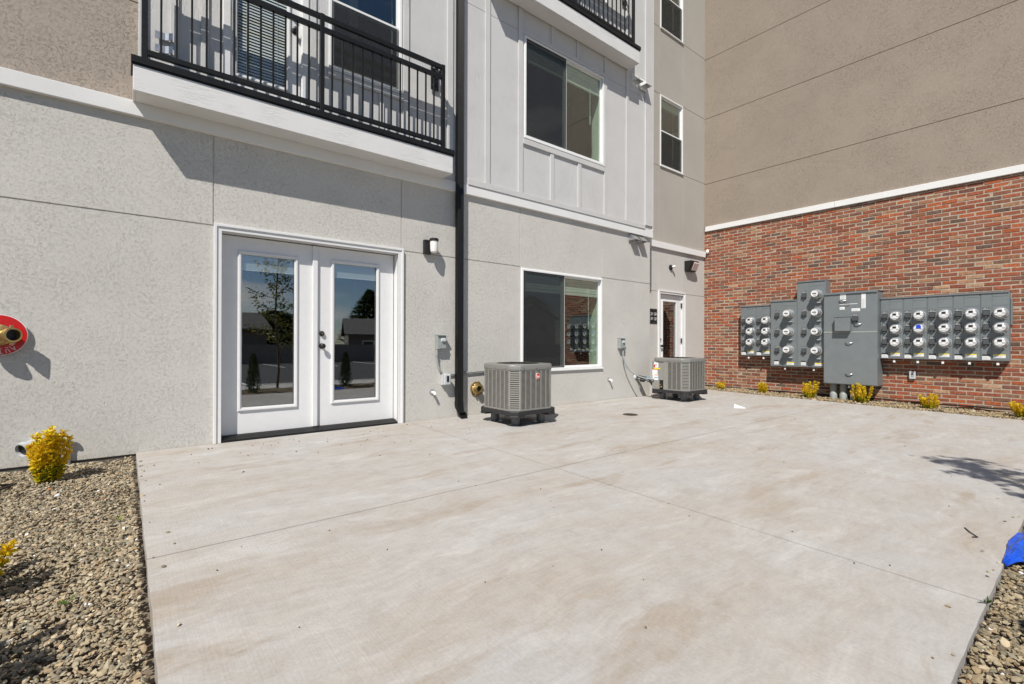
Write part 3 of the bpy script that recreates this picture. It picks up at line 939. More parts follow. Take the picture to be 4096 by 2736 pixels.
# ---- balconies
def balcony(dx, dz):
    T = Matrix.Translation((dx, 0, dz))
    def mk():
        q = MB(); q.T = T
        return q
    BX0, BX1, BY = 0.048, 3.235, -0.30
    q = mk().box(BX0 + 0.02, BX1 - 0.02, BY + 0.03, -0.0335, 3.163, 3.36)
    bal = q.build('balcony', 'soffit', bld)
    q = mk().box(BX0, BX1, BY - 0.001, BY + 0.028, 3.15, 3.37).box(BX0, BX0 + 0.0195, BY + 0.0285, -0.034, 3.15, 3.37).box(BX1 - 0.0195, BX1, BY + 0.0285, -0.034, 3.15, 3.37)
    q.box(BX0 + 0.0205, BX1 - 0.0205, BY + 0.0285, -0.046, 3.151, 3.1625)
    q.build('fascia', 'board', bal, bevel=0.003)
    q = mk().box(BX0 - 0.015, BX1 + 0.02, BY - 0.018, BY - 0.003, 3.385, 3.445).box(BX0 - 0.015, BX1 + 0.02, BY - 0.003, -0.052, 3.371, 3.388)
    q.build('flashing', 'blackmetal', bal, bevel=0.002)
    RY = -0.255
    for x in (0.125, 1.627, 3.115):
        mk().box(x - 0.022, x + 0.022, RY - 0.022, RY + 0.022, 3.388, 4.505).build('post', 'blackmetal', bal, bevel=0.003)
        for sx in (-0.045, 0.045):
            pass
    segs = ((0.1475, 1.6045), (1.6495, 3.0925))
    for nm, z0, z1 in (('top_rail', 4.447, 4.500), ('mid_rail', 4.320, 4.372), ('bottom_rail', 3.498, 3.545)):
        for a, b in segs:
            mk().box(a, b, RY - 0.019, RY + 0.019, z0, z1).build(nm, 'blackmetal', bal, bevel=0.003)
    for base, n in ((0.242, 12), (1.735, 12)):
        for i in range(n):
            x = base + 0.1137 * i
            mk().box(x - 0.008, x + 0.008, RY - 0.008, RY + 0.008, 3.5455, 4.3195).build('baluster', 'blackmetal', bal)
    # mounting plates that tie the railing back to the wall
    q = mk().box(3.055, 3.165, -0.060, -0.0515, 4.27, 4.585).box(3.10, 3.13, RY + 0.023, -0.061, 4.44, 4.47)
    q.tube([(3.115, -0.062, 4.52), (3.115, RY + 0.02, 4.40)], 0.012, 6).tube([(3.115, -0.062, 4.34), (3.115, RY + 0.02, 4.43)], 0.012, 6)
    q.build('mount_plate', 'blackmetal', bal)
    for z in (4.55, 4.33): mk().cyl((3.09, -0.0605, z), (3.09, -0.072, z), 0.013, n=8).build('bolt', 'steel', bal)
    for z in (3.66, 3.78):
        q = mk().box(0.205, 0.28, -0.062, -0.0535, z, z + 0.065).prism([(0.2802, -0.062), (0.335, -0.105), (0.335, -0.096), (0.2802, -0.0535)], 'z', z, z + 0.065)
        q.build('bent_plate', 'steel', bal)
    for x in (0.06, 0.17, 3.08, 3.16): mk().cyl((x, BY + 0.02, 3.389), (x, BY + 0.02, 3.41), 0.014, n=8).build('bolt', 'steel', bal)
balcony(0, 0)
balcony(*O2)

# ================================================================== BRICK WING
wing = empty('brick_wing', (0, 0, 0), 'red brick and tan stucco wing standing square to the grey facade', 'building')
YW = 5.2
mb = MB().box(XB + 0.001, XB + 0.3, -YW, 0.7, -0.15, 3.64)
mb.build('mortar', 'mortar', wing)
BC = [((0.33, 0.105, 0.062), 22), ((0.29, 0.098, 0.064), 20), ((0.265, 0.115, 0.082), 16), ((0.40, 0.115, 0.052), 11), ((0.33, 0.155, 0.10), 14), ((0.20, 0.095, 0.082), 8), ((0.145, 0.10, 0.092), 4), ((0.39, 0.225, 0.15), 8), ((0.225, 0.13, 0.098), 8), ((0.45, 0.31, 0.22), 2)]
pal = [c for c, w in BC for _ in range(w)]
mb = MB()
H, Lb = 0.0677, 0.2032
z = -0.10
row = 0
while z < 3.63:
    y = 0.46 + (0 if row % 2 else Lb / 2)
    while y > -YW:
        y0, y1 = max(y - Lb + 0.0125, -YW + 0.002), min(y, YR - 0.002)
        if y1 - y0 > 0.03:
            j = lambda s_: rnd.gauss(0, s_)
            zt = min(z + H - 0.0145, 3.638)
            p = XB - 0.003 + rnd.uniform(-0.004, 0.003)
            tl, tr, bl, br = j(0.0022), j(0.0022), j(0.0022), j(0.0022)
            e0, e1 = j(0.002), j(0.002)
            c = pal[rnd.randrange(len(pal))]
            kf = rnd.uniform(0.78, 1.06)
            mb.col = tuple(min(0.9, (v * 0.93 + w_ * 0.05) * kf) for v, w_ in zip((c[0] * 0.94, c[1] * 0.84, c[2] * 0.73), (0.40, 0.28, 0.20)))
            b = 0.004
            F = [(p, y1 + e1 - b, z + bl + b), (p + j(0.0012), y0 + e0 + b, z + br + b), (p + j(0.0012), y0 + e0 + b, zt + tr - b), (p, y1 + e1 - b, zt + tl - b)]
            B = [(p + 0.005, y1 + e1, z + bl), (p + 0.005, y0 + e0, z + br), (p + 0.005, y0 + e0, zt + tr), (p + 0.005, y1 + e1, zt + tl)]
            K = [(XB + 0.02, q[1], q[2]) for q in B]
            fs = [(0, 1, 2, 3)]
            for i in range(4):
                k = (i + 1) % 4
                fs += [(4 + i, 4 + k, k, i), (8 + i, 8 + k, 4 + k, 4 + i)]
            mb.add(F + B + K, fs)
        y -= Lb
    z += H
    row += 1
mb.build('brick_wall', 'brick', wing)
# end of the wing, and its upper walls
us = [-YR, YW]; vs = [3.755, 11.5]
HW = (4.772, 6.318, 7.724, 9.25)
for z in HW: vs += [z - SG, z + SG]
MB().relief(us, vs, lambda u, v: 0.010 if any(abs(v - q) < SG for q in HW) else 0.0, P_WNG, 0.28).build('upper_wall', 'stucco_tan', wing)
MB().box(XB + 0.31, XB + 9, -YW, -YW + 0.3, -0.15, 11.5).box(XB, XB + 9.1, -YW - 0.05, 0.8, 11.51, 11.7).build('end_wall', 'stucco_tan', wing)
mb = MB()
for a, b in ((0.405, -2.2405), (-2.2445, -5.2)):
    mb.box(XB - 0.045, XB + 0.2, a, b, 3.641, 3.753)
    mb.prism([(XB - 0.045, 3.7535), (XB + 0.003, 3.7535), (XB + 0.003, 3.763)], 'y', a, b)
mb.build('cornice', 'trim', wing, bevel=0.004, seg=1)

# ================================================================== THINGS ON THE FACADE
# ---- downspout
ds = empty('downspout', (3.485, -0.075, 0), 'tall black ribbed downspout running down between the two balconies', 'downspout')
def rib_profile(w, d, n=5):
    """corrugated rectangular outline"""
    pts = []
    for i in range(n * 2 + 1):
        pts.append((-w + 2 * w * i / (n * 2), -d - (0.006 if i % 2 else 0)))
    for i in range(5): pts.append((w + (0.004 if i % 2 else 0), -d + 2 * d * (i + 0.5) / 5))
    for i in range(n * 2 + 1): pts.append((w - 2 * w * i / (n * 2), d))
    for i in range(5): pts.append((-w - (0.004 if i % 2 else 0), d - 2 * d * (i + 0.5) / 5))
    return pts
MB().prism(rib_profile(0.046, 0.034), 'z', 0.17, 9.55).build('pipe', 'downspout', ds)
# elbow: the same outline swept forward
mb = MB()
ring = rib_profile(0.049, 0.037)
path = [((0, 0.0, 0.205), 0), ((0, -0.002, 0.16), 8), ((0, -0.012, 0.115), 22), ((0, -0.035, 0.082), 38), ((0, -0.075, 0.058), 52), ((0, -0.115, 0.04), 58)]
vs_, fs_ = [], []
for (c, a) in path:
    for p in ring:
        vs_.append((p[0], c[1] + p[1] * math.cos(R(a)), c[2] + p[1] * -math.sin(R(a)) * -1))
n = len(ring)
for j in range(len(path) - 1):
    for i in range(n):
        fs_.append((j * n + i, j * n + (i + 1) % n, (j + 1) * n + (i + 1) % n, (j + 1) * n + i))
mb.add(vs_, fs_)
mb.build('elbow', 'downspout', ds)
# ---- wall lamp by the French doors
lt = empty('wall_lamp', (3.05, 0, 2.235), 'small wall lamp with white glass jar and black cap right of the French doors', 'wall lamp')
MB().box(-0.075, 0.02, -0.055, 0.0, -0.095, 0.085).build('back_plate', 'black', lt, bevel=0.006)
MB().lathe((0.03, -0.105, 0.065), (0, 0, 1), [(0, 0.058), (0.03, 0.058), (0.036, 0.05)], 24).box(-0.01, 0.03, -0.10, -0.05, 0.066, 0.088).build('cap', 'black', lt, True)
MB().lathe((0.03, -0.105, 0.065), (0, 0, -1), [(0, 0.052), (0.10, 0.050), (0.135, 0.044), (0.148, 0.03), (0.15, 0.005)], 24).build('glass_jar', 'lens', lt, True)

# ---- vent hoods
def vent(loc, label, mat):
    r = empty('vent_hood', loc, label, 'vent', 'dryer vent hoods on the facade')
    w = 0.085
    m_ = MB()
    A = [(-w, 0, 0.095), (w, 0, 0.095), (w, -0.135, -0.035), (-w, -0.135, -0.035), (-w, 0, -0.045), (w, 0, -0.045), (w, -0.13, -0.045), (-w, -0.13, -0.045)]
    m_.add(A, [(0, 3, 2, 1), (3, 7, 6, 2), (0, 4, 7, 3), (1, 2, 6, 5)])
    m_.box(-w - 0.012, w + 0.012, -0.004, -0.0005, -0.10, 0.107)
    m_.build('hood', mat, r)
    MB().box(-w + 0.012, w - 0.012, -0.05, -0.006, -0.043, 0.02).build('damper', 'pvc_light', r)
    return r
vent((7.315, 0, 2.945), 'shiny steel vent hood below the white trim, left one of the pair', 'steel')
vent((7.545, 0, 2.945), 'shiny steel vent hood below the white trim, nearer the recessed bay', 'steel')
vent((7.35, -0.032, 5.88), 'white vent hood under the upper balcony corner, half in its shade', 'vinyl')
vent((7.575, -0.056, 5.86), 'white vent hood on the white corner board, in full sun', 'vinyl')

# ---- lights in the recessed bay
wp = empty('wall_pack_light', (10.0, YR, 2.75), 'black angular wall pack light with pale lens beside the brick corner', 'wall light')
pr = [(0, 0.115), (-0.17, 0.115), (-0.165, 0.06), (-0.10, -0.11), (0, -0.115)]
MB().prism(pr, 'x', -0.165, 0.165).build('housing', 'black', wp, bevel=0.006)
MB().prism([(-0.172, 0.085), (-0.1675, 0.06), (-0.105, -0.095), (-0.118, -0.095), (-0.182, 0.06)], 'x', -0.05, 0.155).build('lens', 'lens_pink', wp, bevel=0.003)
sl = empty('motion_sensor', (9.28, YR, 2.66), 'small round black fixture with a white bulb above the glazed door', 'light fixture')
MB().lathe((0, 0, 0), (0, -1, 0), [(0, 0.06), (0.02, 0.06), (0.035, 0.045), (0.04, 0.02)], 20).build('base', 'black', sl, True)
MB().lathe((0.02, -0.035, 0.01), (0.5, -0.9, 0.2), [(0, 0.02), (0.03, 0.028), (0.06, 0.026), (0.075, 0.008)], 14).build('bulb', 'lens', sl, True)
cm = empty('small_floodlight', (XB - 0.03, 0.36, 3.19), 'tiny white floodlight at the corner between trim and brick', 'light fixture')
MB().lathe((0.02, 0, 0.02), (-0.5, -0.2, -0.8), [(0, 0.018), (0.02, 0.03), (0.08, 0.034), (0.10, 0.03)], 14).build('housing', 'white_plastic', cm, True)

# ---- unit-number sign
sg = empty('number_sign', (8.655, YR, 1.57), 'black unit number sign with white numerals beside the glazed door', 'sign')
MB().box(-0.125, 0.125, -0.008, 0, -0.158, 0.158).build('panel', 'black', sg, bevel=0.002)
for i, (row_, z) in enumerate((('211  221', 0.045), ('311  321', -0.055))):
    text_mesh(row_, 0.085, 0.001, 'white', 'numerals', sg, Matrix.Translation((0, -0.0095, z)) @ Matrix.Scale(0.74, 4, (1, 0, 0)) @ Matrix.Rotation(R(90), 4, 'X'))
MB().cyl((0.01, -0.008, -0.14), (0.01, -0.011, -0.14), 0.006, n=8).cyl((0.0, -0.008, 0.142), (0.0, -0.011, 0.142), 0.006, n=8).build('screw', 'steel', sg)

# ---- sprinkler connection with its round red sign
fc = empty('sprinkler_connection', (-0.77, 0, 1.05), 'brass sprinkler connection on a round red sign at the left edge', 'pipe fitting')
nd = 48
def disc(m_, r, y0, y1, n=48):
    m_.lathe((0, y0, 0), (0, -1, 0), [(0, r), (abs(y1 - y0), r)], n)
m_ = MB(); disc(m_, 0.163, -0.028, -0.030); m_.mat(1); disc(m_, 0.158, -0.0305, -0.0325)
m_.build('sign_plate', ['white', 'red'], fc)
# lettering runs round the rim, the plate hangs upside down
def ring_text(s_, rad, size, a0, da):
    for i, ch in enumerate(s_):
        if ch == ' ': continue
        a = a0 + da * i
        mt = Matrix.Translation((rad * math.cos(a), -0.034, rad * math.sin(a))) @ Matrix.Rotation(R(90), 4, 'X') @ Matrix.Rotation(a - math.pi / 2, 4, 'Z')
        text_mesh(ch, size, 0.0006, 'white', 'lettering', fc, mt)
ring_text('AUTO', 0.134, 0.040, R(-52), -R(17))
ring_text('WHEN DIG', 0.108, 0.019, R(-38), -R(9.5))
m_ = MB().lathe((0, 0, 0), (0, -1, 0), [(0, 0.072), (0.034, 0.072), (0.04, 0.084), (0.055, 0.084), (0.062, 0.068), (0.085, 0.055), (0.098, 0.04), (0.102, 0.01)], 28)
m_.build('body', 'brass', fc, True)
for sx in (1, -1):
    d_ = Vector((0.56 * sx, -0.83, 0.0)).normalized()
    o_ = Vector((0.034 * sx, -0.055, 0.0))
    m_ = MB().lathe(o_, d_, [(0, 0.046), (0.055, 0.048), (0.06, 0.055), (0.108, 0.057), (0.110, 0.045), (0.05, 0.043)], 28, False)
    m_.lathe(o_ + Vector((0, 0, 0.058)) + d_ * 0.085, (0, 0, 1), [(0, 0.012), (0.018, 0.012)], 10)
    m_.lathe(o_ - Vector((0, 0, 0.058)) + d_ * 0.085, (0, 0, -1), [(0, 0.012), (0.018, 0.012)], 10)
    m_.mat(1).lathe(o_ + d_ * 0.055, d_, [(0, 0.042), (0.004, 0.044)], 20)
    m_.build('inlet', ['brass', 'black'], fc, True)

# ---- brass flange half hidden by the near condenser
fl = empty('brass_flange', (3.815, 0, 0.36), 'brass round pipe flange on the wall half hidden behind the near condenser', 'pipe fitting')
m_ = MB().lathe((0, 0, 0), (0, -1, 0), [(0, 0.100), (0.016, 0.100), (0.0165, 0.080), (0.034, 0.064), (0.038, 0.054), (0.085, 0.052), (0.085, 0.042), (0.038, 0.040)], 28, False)
for i in range(6):
    a = i * math.pi / 3 + 0.3
    m_.lathe((0.096 * math.cos(a), -0.02, 0.096 * math.sin(a)), (0, -1, 0), [(0, 0.012), (0.016, 0.012)], 8)
m_.mat(1).lathe((0, -0.05, 0), (0, -1, 0), [(0, 0.042), (0.003, 0.042)], 20)
m_.build('flange', ['brass', 'black'], fl, True)

# ---- stub pipes
def stub(x, label):
    r = empty('pipe_stub', (x, 0, 0.355), label, 'pipe', 'short pipe stubs low on the stucco')
    MB().lathe((0, 0, 0), (0, -1, 0), [(0, 0.036), (0.006, 0.036), (0.012, 0.026)], 18).build('collar', 'steel', r, True)
    MB().tube([(0, 0, 0), (0.003, -0.03, 0.0), (0.008, -0.055, -0.008), (0.012, -0.065, -0.03)], 0.018, 12).build('pipe', 'white_plastic', r, True)
stub(3.115, 'short white pipe stub on the wall left of the black downspout')
stub(6.665, 'short white pipe stub on the wall between the two condensers')

# ---- disconnect boxes, junction box, conduits
def disconnect(loc, label):
    r = empty('disconnect_box', loc, label, 'electrical box', 'grey disconnect boxes on the stucco')
    MB().box(-0.07, 0.06, -0.075, 0, -0.095, 0.085).build('box', 'pvc', r, bevel=0.004)
    MB().prism([(-0.10, 0.0852), (0.0, 0.0852), (0.0, 0.105), (-0.09, 0.095)], 'x', -0.072, 0.062).build('lid', 'pvc', r)
    MB().box(-0.035, 0.058, -0.079, -0.0752, -0.085, 0.075).build('door', 'pvc', r, bevel=0.002)
    MB().box(-0.015, 0.04, -0.102, -0.0795, 0.01, 0.035).mat(1).box(-0.022, 0.045, -0.0805, -0.0792, 0.005, 0.055).build('handle', ['pvc_light', 'sticker'], r)
    return r
disconnect((3.225, 0, 1.01), 'grey disconnect box on the stucco right of the French doors')
disconnect((6.97, 0, 1.0), 'grey disconnect box on the stucco near the far condenser')
cd = empty('flexible_conduit', (3.18, -0.03, 0.6), 'thin grey conduit curving from the disconnect box to the junction box', 'conduit')
m_ = MB().tube(arc((-0.015, -0.005, 0.31), (-0.02, 0.0, 0.08), (0.07, -0.01, 0.0), 14), 0.0135, 8)
m_.cyl((-0.015, -0.005, 0.23), (-0.015, -0.005, 0.315), 0.018, n=10)
m_.build('conduit', 'pvc', cd, True)
jb = empty('junction_box', (3.295, 0, 0.515), 'light grey outlet box with clear window left of the downspout foot', 'electrical box')
MB().box(-0.05, 0.035, -0.05, 0, -0.075, 0.075).build('box', 'pvc_light', jb, bevel=0.006)
MB().box(-0.042, 0.055, -0.095, -0.0505, -0.072, 0.072).build('cover', 'pvc_light', jb, bevel=0.012)
MB().box(-0.012, 0.022, -0.098, -0.0955, -0.03, 0.048).build('window', 'black', jb, bevel=0.002)
hc = empty('wall_conduit', (3.33, -0.022, 0.578), 'straight grey conduit along the wall from the junction box to the near condenser', 'conduit')
MB().tube([(0.0, 0, 0), (0.62, 0, 0.028), (0.70, -0.06, 0.03), (0.73, -0.16, 0.03)], 0.012, 8).build('conduit', 'pvc', hc, True)
w2 = empty('flexible_conduit', (7.0, -0.04, 0.6), 'pale grey conduit looping from the far disconnect box to the far condenser', 'conduit')
pts = arc((0.02, 0, 0.30), (-0.04, -0.02, 0.12), (0.06, -0.06, -0.04), 8) + arc((0.06, -0.06, -0.04), (0.18, -0.16, -0.24), (0.44, -0.36, -0.25), 10)[1:]
MB().tube(pts, 0.0125, 8).build('conduit', 'pvc', w2, True)

# ---- refrigerant lines into the far condenser
rl = empty('refrigerant_lines', (7.44, 0, 0.4), 'black foam wrapped refrigerant pipes from the wall into the far condenser', 'pipe')
MB().tube([(0, 0, -0.02), (0.01, -0.05, -0.015), (0.05, -0.09, -0.03), (0.06, -0.2, -0.045), (0.06, -0.26, -0.06), (0.05, -0.32, -0.13), (0.05, -0.345, -0.16)], 0.026, 10).build('suction_line', 'foam', rl, True)
MB().tube([(0.055, -0.215, -0.047), (0.058, -0.25, -0.057)], 0.028, 10).build('tape', 'cyan', rl, True)
MB().tube([(0.0, 0, -0.06), (0.02, -0.06, -0.075), (0.04, -0.2, -0.085), (0.05, -0.33, -0.13)], 0.008, 8).build('liquid_line', 'foam', rl, True)
MB().lathe((0.018, -0.08, -0.082), (0.06, -0.14, -0.012), [(0, 0.012), (0.012, 0.032), (0.088, 0.032), (0.10, 0.012)], 14).build('drier', 'black', rl, True)
MB().lathe((0, 0, -0.03), (0, -1, 0), [(0, 0.05), (0.012, 0.045), (0.03, 0.02)], 14).build('seal', 'pvc_light', rl, True)

# ---- white and grey outlet pipes behind the first shrub
ep = empty('pvc_outlet', (-0.56, 0, 0.16), 'grey pvc elbow outlet on the wall behind the yellow shrub', 'pipe')
m_ = MB().lathe((0.02, 0, 0.005), (0, -1, 0), [(0, 0.062), (0.03, 0.062), (0.032, 0.055)], 22)
m_.tube([(0.02, -0.02, 0.005), (0.0, -0.07, 0.0), (-0.045, -0.115, -0.012)], [0.052, 0.053, 0.053], 20)
m_.build('elbow', 'pvc_light', ep, True)
m_ = MB().lathe((-0.045, -0.115, -0.012), (-0.7, -0.7, -0.25), [(0, 0.06), (0.04, 0.06), (0.04, 0.05), (0.005, 0.048)], 22, False)
m_.mat(1).lathe((-0.055, -0.125, -0.0155), (-0.7, -0.7, -0.25), [(0, 0.049), (0.002, 0.049)], 20)
m_.build('mouth', ['pvc_light', 'black'], ep, True)
ed = empty('downpipe_stub', (-0.37, -0.02, -0.04), 'thin pale pipe standing against the wall behind the yellow shrub', 'pipe')
MB().tube([(0.0, 0, 0), (0, 0, 0.16), (0.004, -0.005, 0.2), (0.006, -0.03, 0.24)], 0.02, 12).build('pipe', 'pvc_light', ed, True)

# ================================================================== CONDENSERS
def condenser(loc, rz, label):
    r = empty('condenser', loc, label, 'air conditioner', 'outdoor condensers on the patio', rz)
    a, c = 0.352, 0.105
    def octo(s_, ch): return [(-s_ + ch, -s_), (s_ - ch, -s_), (s_, -s_ + ch), (s_, s_ - ch), (s_ - ch, s_), (-s_ + ch, s_), (-s_, s_ - ch), (-s_, -s_ + ch)]
    for sx in (-1, 1):
        for sy in (-1, 1):
            m_ = MB()
            x, y = sx * 0.21, sy * 0.21
            m_.lathe((x, y, 0.0), (0, 0, 1), [(0, 0.046), (0.10, 0.055), (0.125, 0.056)], 20)
            for i in range(10):
                q = i * math.pi / 5
                m_.T = Matrix.Translation((x, y, 0)) @ Matrix.Rotation(q, 4, 'Z')
                m_.box(0.044, 0.056, -0.004, 0.004, 0.012, 0.09)
            m_.T = None
            m_.box(x - 0.075, x + 0.075, y - 0.075, y + 0.075, -0.008, 0.004)
            m_.build('leg', 'riser', r, True)
    m_ = MB().prism(octo(a + 0.02, c - 0.03), 'z', 0.135, 0.187)
    for sx in (-1, 1):
        for sy in (-1, 1):
            m_.prism([(sx * (a + 0.022), sy * (a - 0.16)), (sx * (a + 0.022), sy * (a - 0.052)), (sx * (a - 0.052), sy * (a + 0.022)), (sx * (a - 0.16), sy * (a + 0.022)), (sx * (a - 0.18), sy * (a - 0.18))], 'z', 0.105, 0.1345)
    m_.build('base_pan', 'black_plastic', r, bevel=0.006)
    z0, z1 = 0.188, 0.685
    MB().prism(octo(a - 0.022, c - 0.012), 'z', z0, z1).build('coil', 'ac_dark', r)
    def panel(rot, half, slats, cols, thick, dist, name='louver_panel', start=None):
        q = MB()
        q.T = Matrix.Rotation(rot, 4, 'Z')
        h0 = -half if start is None else start
        w = 0.013
        q.box(h0, half, -dist - 0.0005, -dist + 0.008, z0, z0 + 0.016).box(h0, half, -dist - 0.0005, -dist + 0.008, z1 - 0.016, z1)
        for i in range(cols + 1):
            x = h0 + (half - h0) * i / cols
            q.box(max(h0, x - w / 2 - (0.006 if i in (0, cols) else 0)), min(half, x + w / 2 + (0.006 if i in (0, cols) else 0)), -dist, -dist + 0.007, z0 + 0.0165, z1 - 0.0165)
        p_ = (z1 - z0 - 0.034) / slats
        for i in range(slats):
            z = z0 + 0.017 + p_ * i
            y0 = -dist + 0.0025
            q.add([(h0 + 0.004, y0, z), (half - 0.004, y0, z), (half - 0.004, y0 - 0.001, z + p_ * thick), (h0 + 0.004, y0 - 0.001, z + p_ * thick),
                   (h0 + 0.004, y0 + 0.014, z + p_ * 0.5), (half - 0.004, y0 + 0.014, z + p_ * 0.5)], [(0, 1, 2, 3), (3, 2, 5, 4), (1, 0, 4, 5)])
        return q.build(name, 'ac_metal', r)
    hf = a - c + 0.002
    panel(0, hf, 34, 6, 0.54, a)                       # -y
    panel(R(90), hf, 34, 6, 0.54, a)                   # +x
    panel(R(180), hf, 34, 6, 0.54, a)                  # +y
    # -x face: louvres only on the half nearer -y, service side on the +y half
    panel(R(-90), hf, 34, 3, 0.54, a, start=-0.02)
    cd_ = (a - c / 2) * math.sqrt(2)
    hl = c / math.sqrt(2) - 0.006
    for rot in (R(45), R(135), R(-45)):
        panel(rot, hl, 18, 1, 0.66, cd_, 'corner_louver')
    q = MB()
    q.T = Matrix.Rotation(R(-90), 4, 'Z')
    q.box(-0.10, -0.0205, -a - 0.001, -a + 0.01, z0, z1)
    q.box(-0.338, -0.1005, -a + 0.010, -a + 0.018, z0 + 0.165, z1)
    q.box(-0.338, -0.19, -a + 0.010, -a + 0.018, z0, z0 + 0.1645)
    q.build('service_panel', 'ac_metal', r)
    q = MB()
    q.T = Matrix.Rotation(R(180), 4, 'Z')
    q.box(hf, a - 0.0085, -a + 0.012, -a + 0.02, z0, z1)
    q.T = None
    q.box(-a + 0.0185, -a + 0.10, a - 0.13, a - 0.0205, z0, z1)
    q.build('side_panel', 'ac_metal', r)
    q = MB()
    q.T = Matrix.Rotation(R(-90), 4, 'Z')
    q.mat(4).box(-0.1895, -0.1005, -a + 0.03, -a + 0.04, z0 + 0.005, z0 + 0.1645)
    d0 = -a + 0.0085
    q.mat(0).box(-0.30, -0.21, d0, d0 + 0.001, 0.555, 0.672)
    q.mat(1).box(-0.302, -0.24, d0 - 0.0012, d0 - 0.0002, 0.575, 0.625).box(-0.337, -0.215, d0 - 0.0012, d0 - 0.0002, 0.535, 0.546)
    q.mat(0).box(-0.275, -0.222, d0 - 0.0024, d0 - 0.0014, 0.572, 0.612)
    q.mat(2).box(-0.302, -0.172, d0 - 0.0036, d0 - 0.0026, 0.545, 0.568)
    q.mat(0).box(-0.336, -0.225, d0 - 0.0012, d0 - 0.0002, 0.44, 0.534)
    q.mat(0).box(-0.33, -0.212, d0 - 0.0024, d0 - 0.0014, 0.345, 0.45)
    q.mat(3).box(-0.285, -0.218, d0 - 0.0036, d0 - 0.0026, 0.434, 0.447)
    q.mat(5).box(-0.29, -0.222, d0 - 0.0036, d0 - 0.0026, 0.385, 0.397)
    q.build('stickers', ['sticker', 'red', 'yellow', 'orange', 'pvc_light', 'cyan'], r)
    q = MB().cyl((-a - 0.004, 0.145, z0 + 0.05), (-a + 0.03, 0.145, z0 + 0.05), 0.014, n=10).cyl((-a - 0.004, 0.165, z0 + 0.085), (-a + 0.03, 0.165, z0 + 0.085), 0.010, n=10)
    q.box(-a - 0.014, -a - 0.0045, 0.12, 0.17, z0 + 0.035, z0 + 0.045)
    q.build('service_valves', 'brass', r)
    # cover with a round fan opening
    m_ = MB()
    prof = [(0.0, 0.006), (0.048, 0.006), (0.060, 0.0), (0.066, -0.012)]
    seg = 8
    def rounded(s_, ch, rr, n=5):
        return octo(s_, ch)
    rings = [[(x, y, z1 + t) for x, y in octo(a + e, c)] for t, e in prof]
    nn = 8
    vs_ = [p for rg in rings for p in rg]
    fs_ = [(j * nn + i, j * nn + (i + 1) % nn, (j + 1) * nn + (i + 1) % nn, (j + 1) * nn + i) for j in range(len(prof) - 1) for i in range(nn)]
    # top ring to the circular throat
    nt = 32
    rad = 0.275
    top0 = (len(prof) - 1) * nn
    b = len(vs_)
    circ = []
    for i in range(nt):
        q_ = 2 * math.pi * i / nt + R(225) + math.atan(1) * 0
        circ.append((rad * math.cos(q_), rad * math.sin(q_)))
    vs_ += [(x, y, z1 + 0.066) for x, y in circ] + [(x * 0.98, y * 0.98, z1 + 0.02) for x, y in circ]
    # stitch: ray-project each circle point out to the octagon outline
    oc = octo(a - 0.012, c)
    def outp(q_):
        d_ = (math.cos(q_), math.sin(q_)); best = 9
        for i in range(8):
            x1, y1 = oc[i]; x2, y2 = oc[(i + 1) % 8]
            ex, ey = x2 - x1, y2 - y1
            den = d_[0] * ey - d_[1] * ex
            if abs(den) < 1e-9: continue
            t = (x1 * ey - y1 * ex) / den
            u = (x1 * d_[1] - y1 * d_[0]) / den
            if t > 0 and -1e-6 <= u <= 1 + 1e-6: best = min(best, t)
        return (d_[0] * best, d_[1] * best)
    ob = len(vs_)
    vs_ += [(*outp(2 * math.pi * i / nt + R(225)), z1 + 0.066) for i in range(nt)]
    for i in range(nt):
        k = (i + 1) % nt
        fs_ += [(ob + i, ob + k, b + k, b + i), (b + i, b + k, b + nt + k, b + nt + i)]
    m_.add(vs_, fs_)
    m_.build('top_cover', 'ac_cap', r, True, bevel=0.006, seg=2, angle=50)
    m_ = MB()
    m_.lathe((0, 0, z1 + 0.004), (0, 0, 1), [(0, 0.27), (0.003, 0.27)], 32)
    m_.build('fan_well', 'ac_dark', r)
    m_ = MB()
    for q_ in range(9):
        rr = 0.04 + q_ * 0.029
        m_.tube([(rr * math.cos(2 * math.pi * i / 40), rr * math.sin(2 * math.pi * i / 40), z1 + 0.066 + 0.012 * (1 - rr / 0.28)) for i in range(41)], 0.0022, 4)
    for i in range(8):
        q_ = i * math.pi / 4
        m_.tube([(0.03 * math.cos(q_), 0.03 * math.sin(q_), z1 + 0.078), (0.272 * math.cos(q_), 0.272 * math.sin(q_), z1 + 0.066)], 0.003, 4)
    m_.build('fan_grille', 'black', r)
    m_ = MB()
    for rot in (0, 90, 180, 270):
        m_.T = Matrix.Rotation(R(rot), 4, 'Z')
        for x in (-0.20, 0.0, 0.20): m_.cyl((x, -a - 0.004, z1 + 0.012), (x, -a - 0.009, z1 + 0.012), 0.005, n=8)
    m_.build('screws', 'black', r)
    # oval badge on the +x face
    m_ = MB()
    bx, by, bz = a + 0.002, 0.025, 0.60
    def oval(rx, rz, x0, x1, mi):
        m_.mat(mi)
        n_ = 24
        pts_ = [(by + rx * math.copysign(abs(math.cos(2 * math.pi * i / n_)) ** 0.75, math.cos(2 * math.pi * i / n_)), bz + rz * math.copysign(abs(math.sin(2 * math.pi * i / n_)) ** 0.75, math.sin(2 * math.pi * i / n_))) for i in range(n_)]
        m_.prism(pts_, 'x', x0, x1)
    oval(0.030, 0.039, bx - 0.003, bx + 0.004, 0)
    oval(0.026, 0.035, bx + 0.0042, bx + 0.0052, 1)
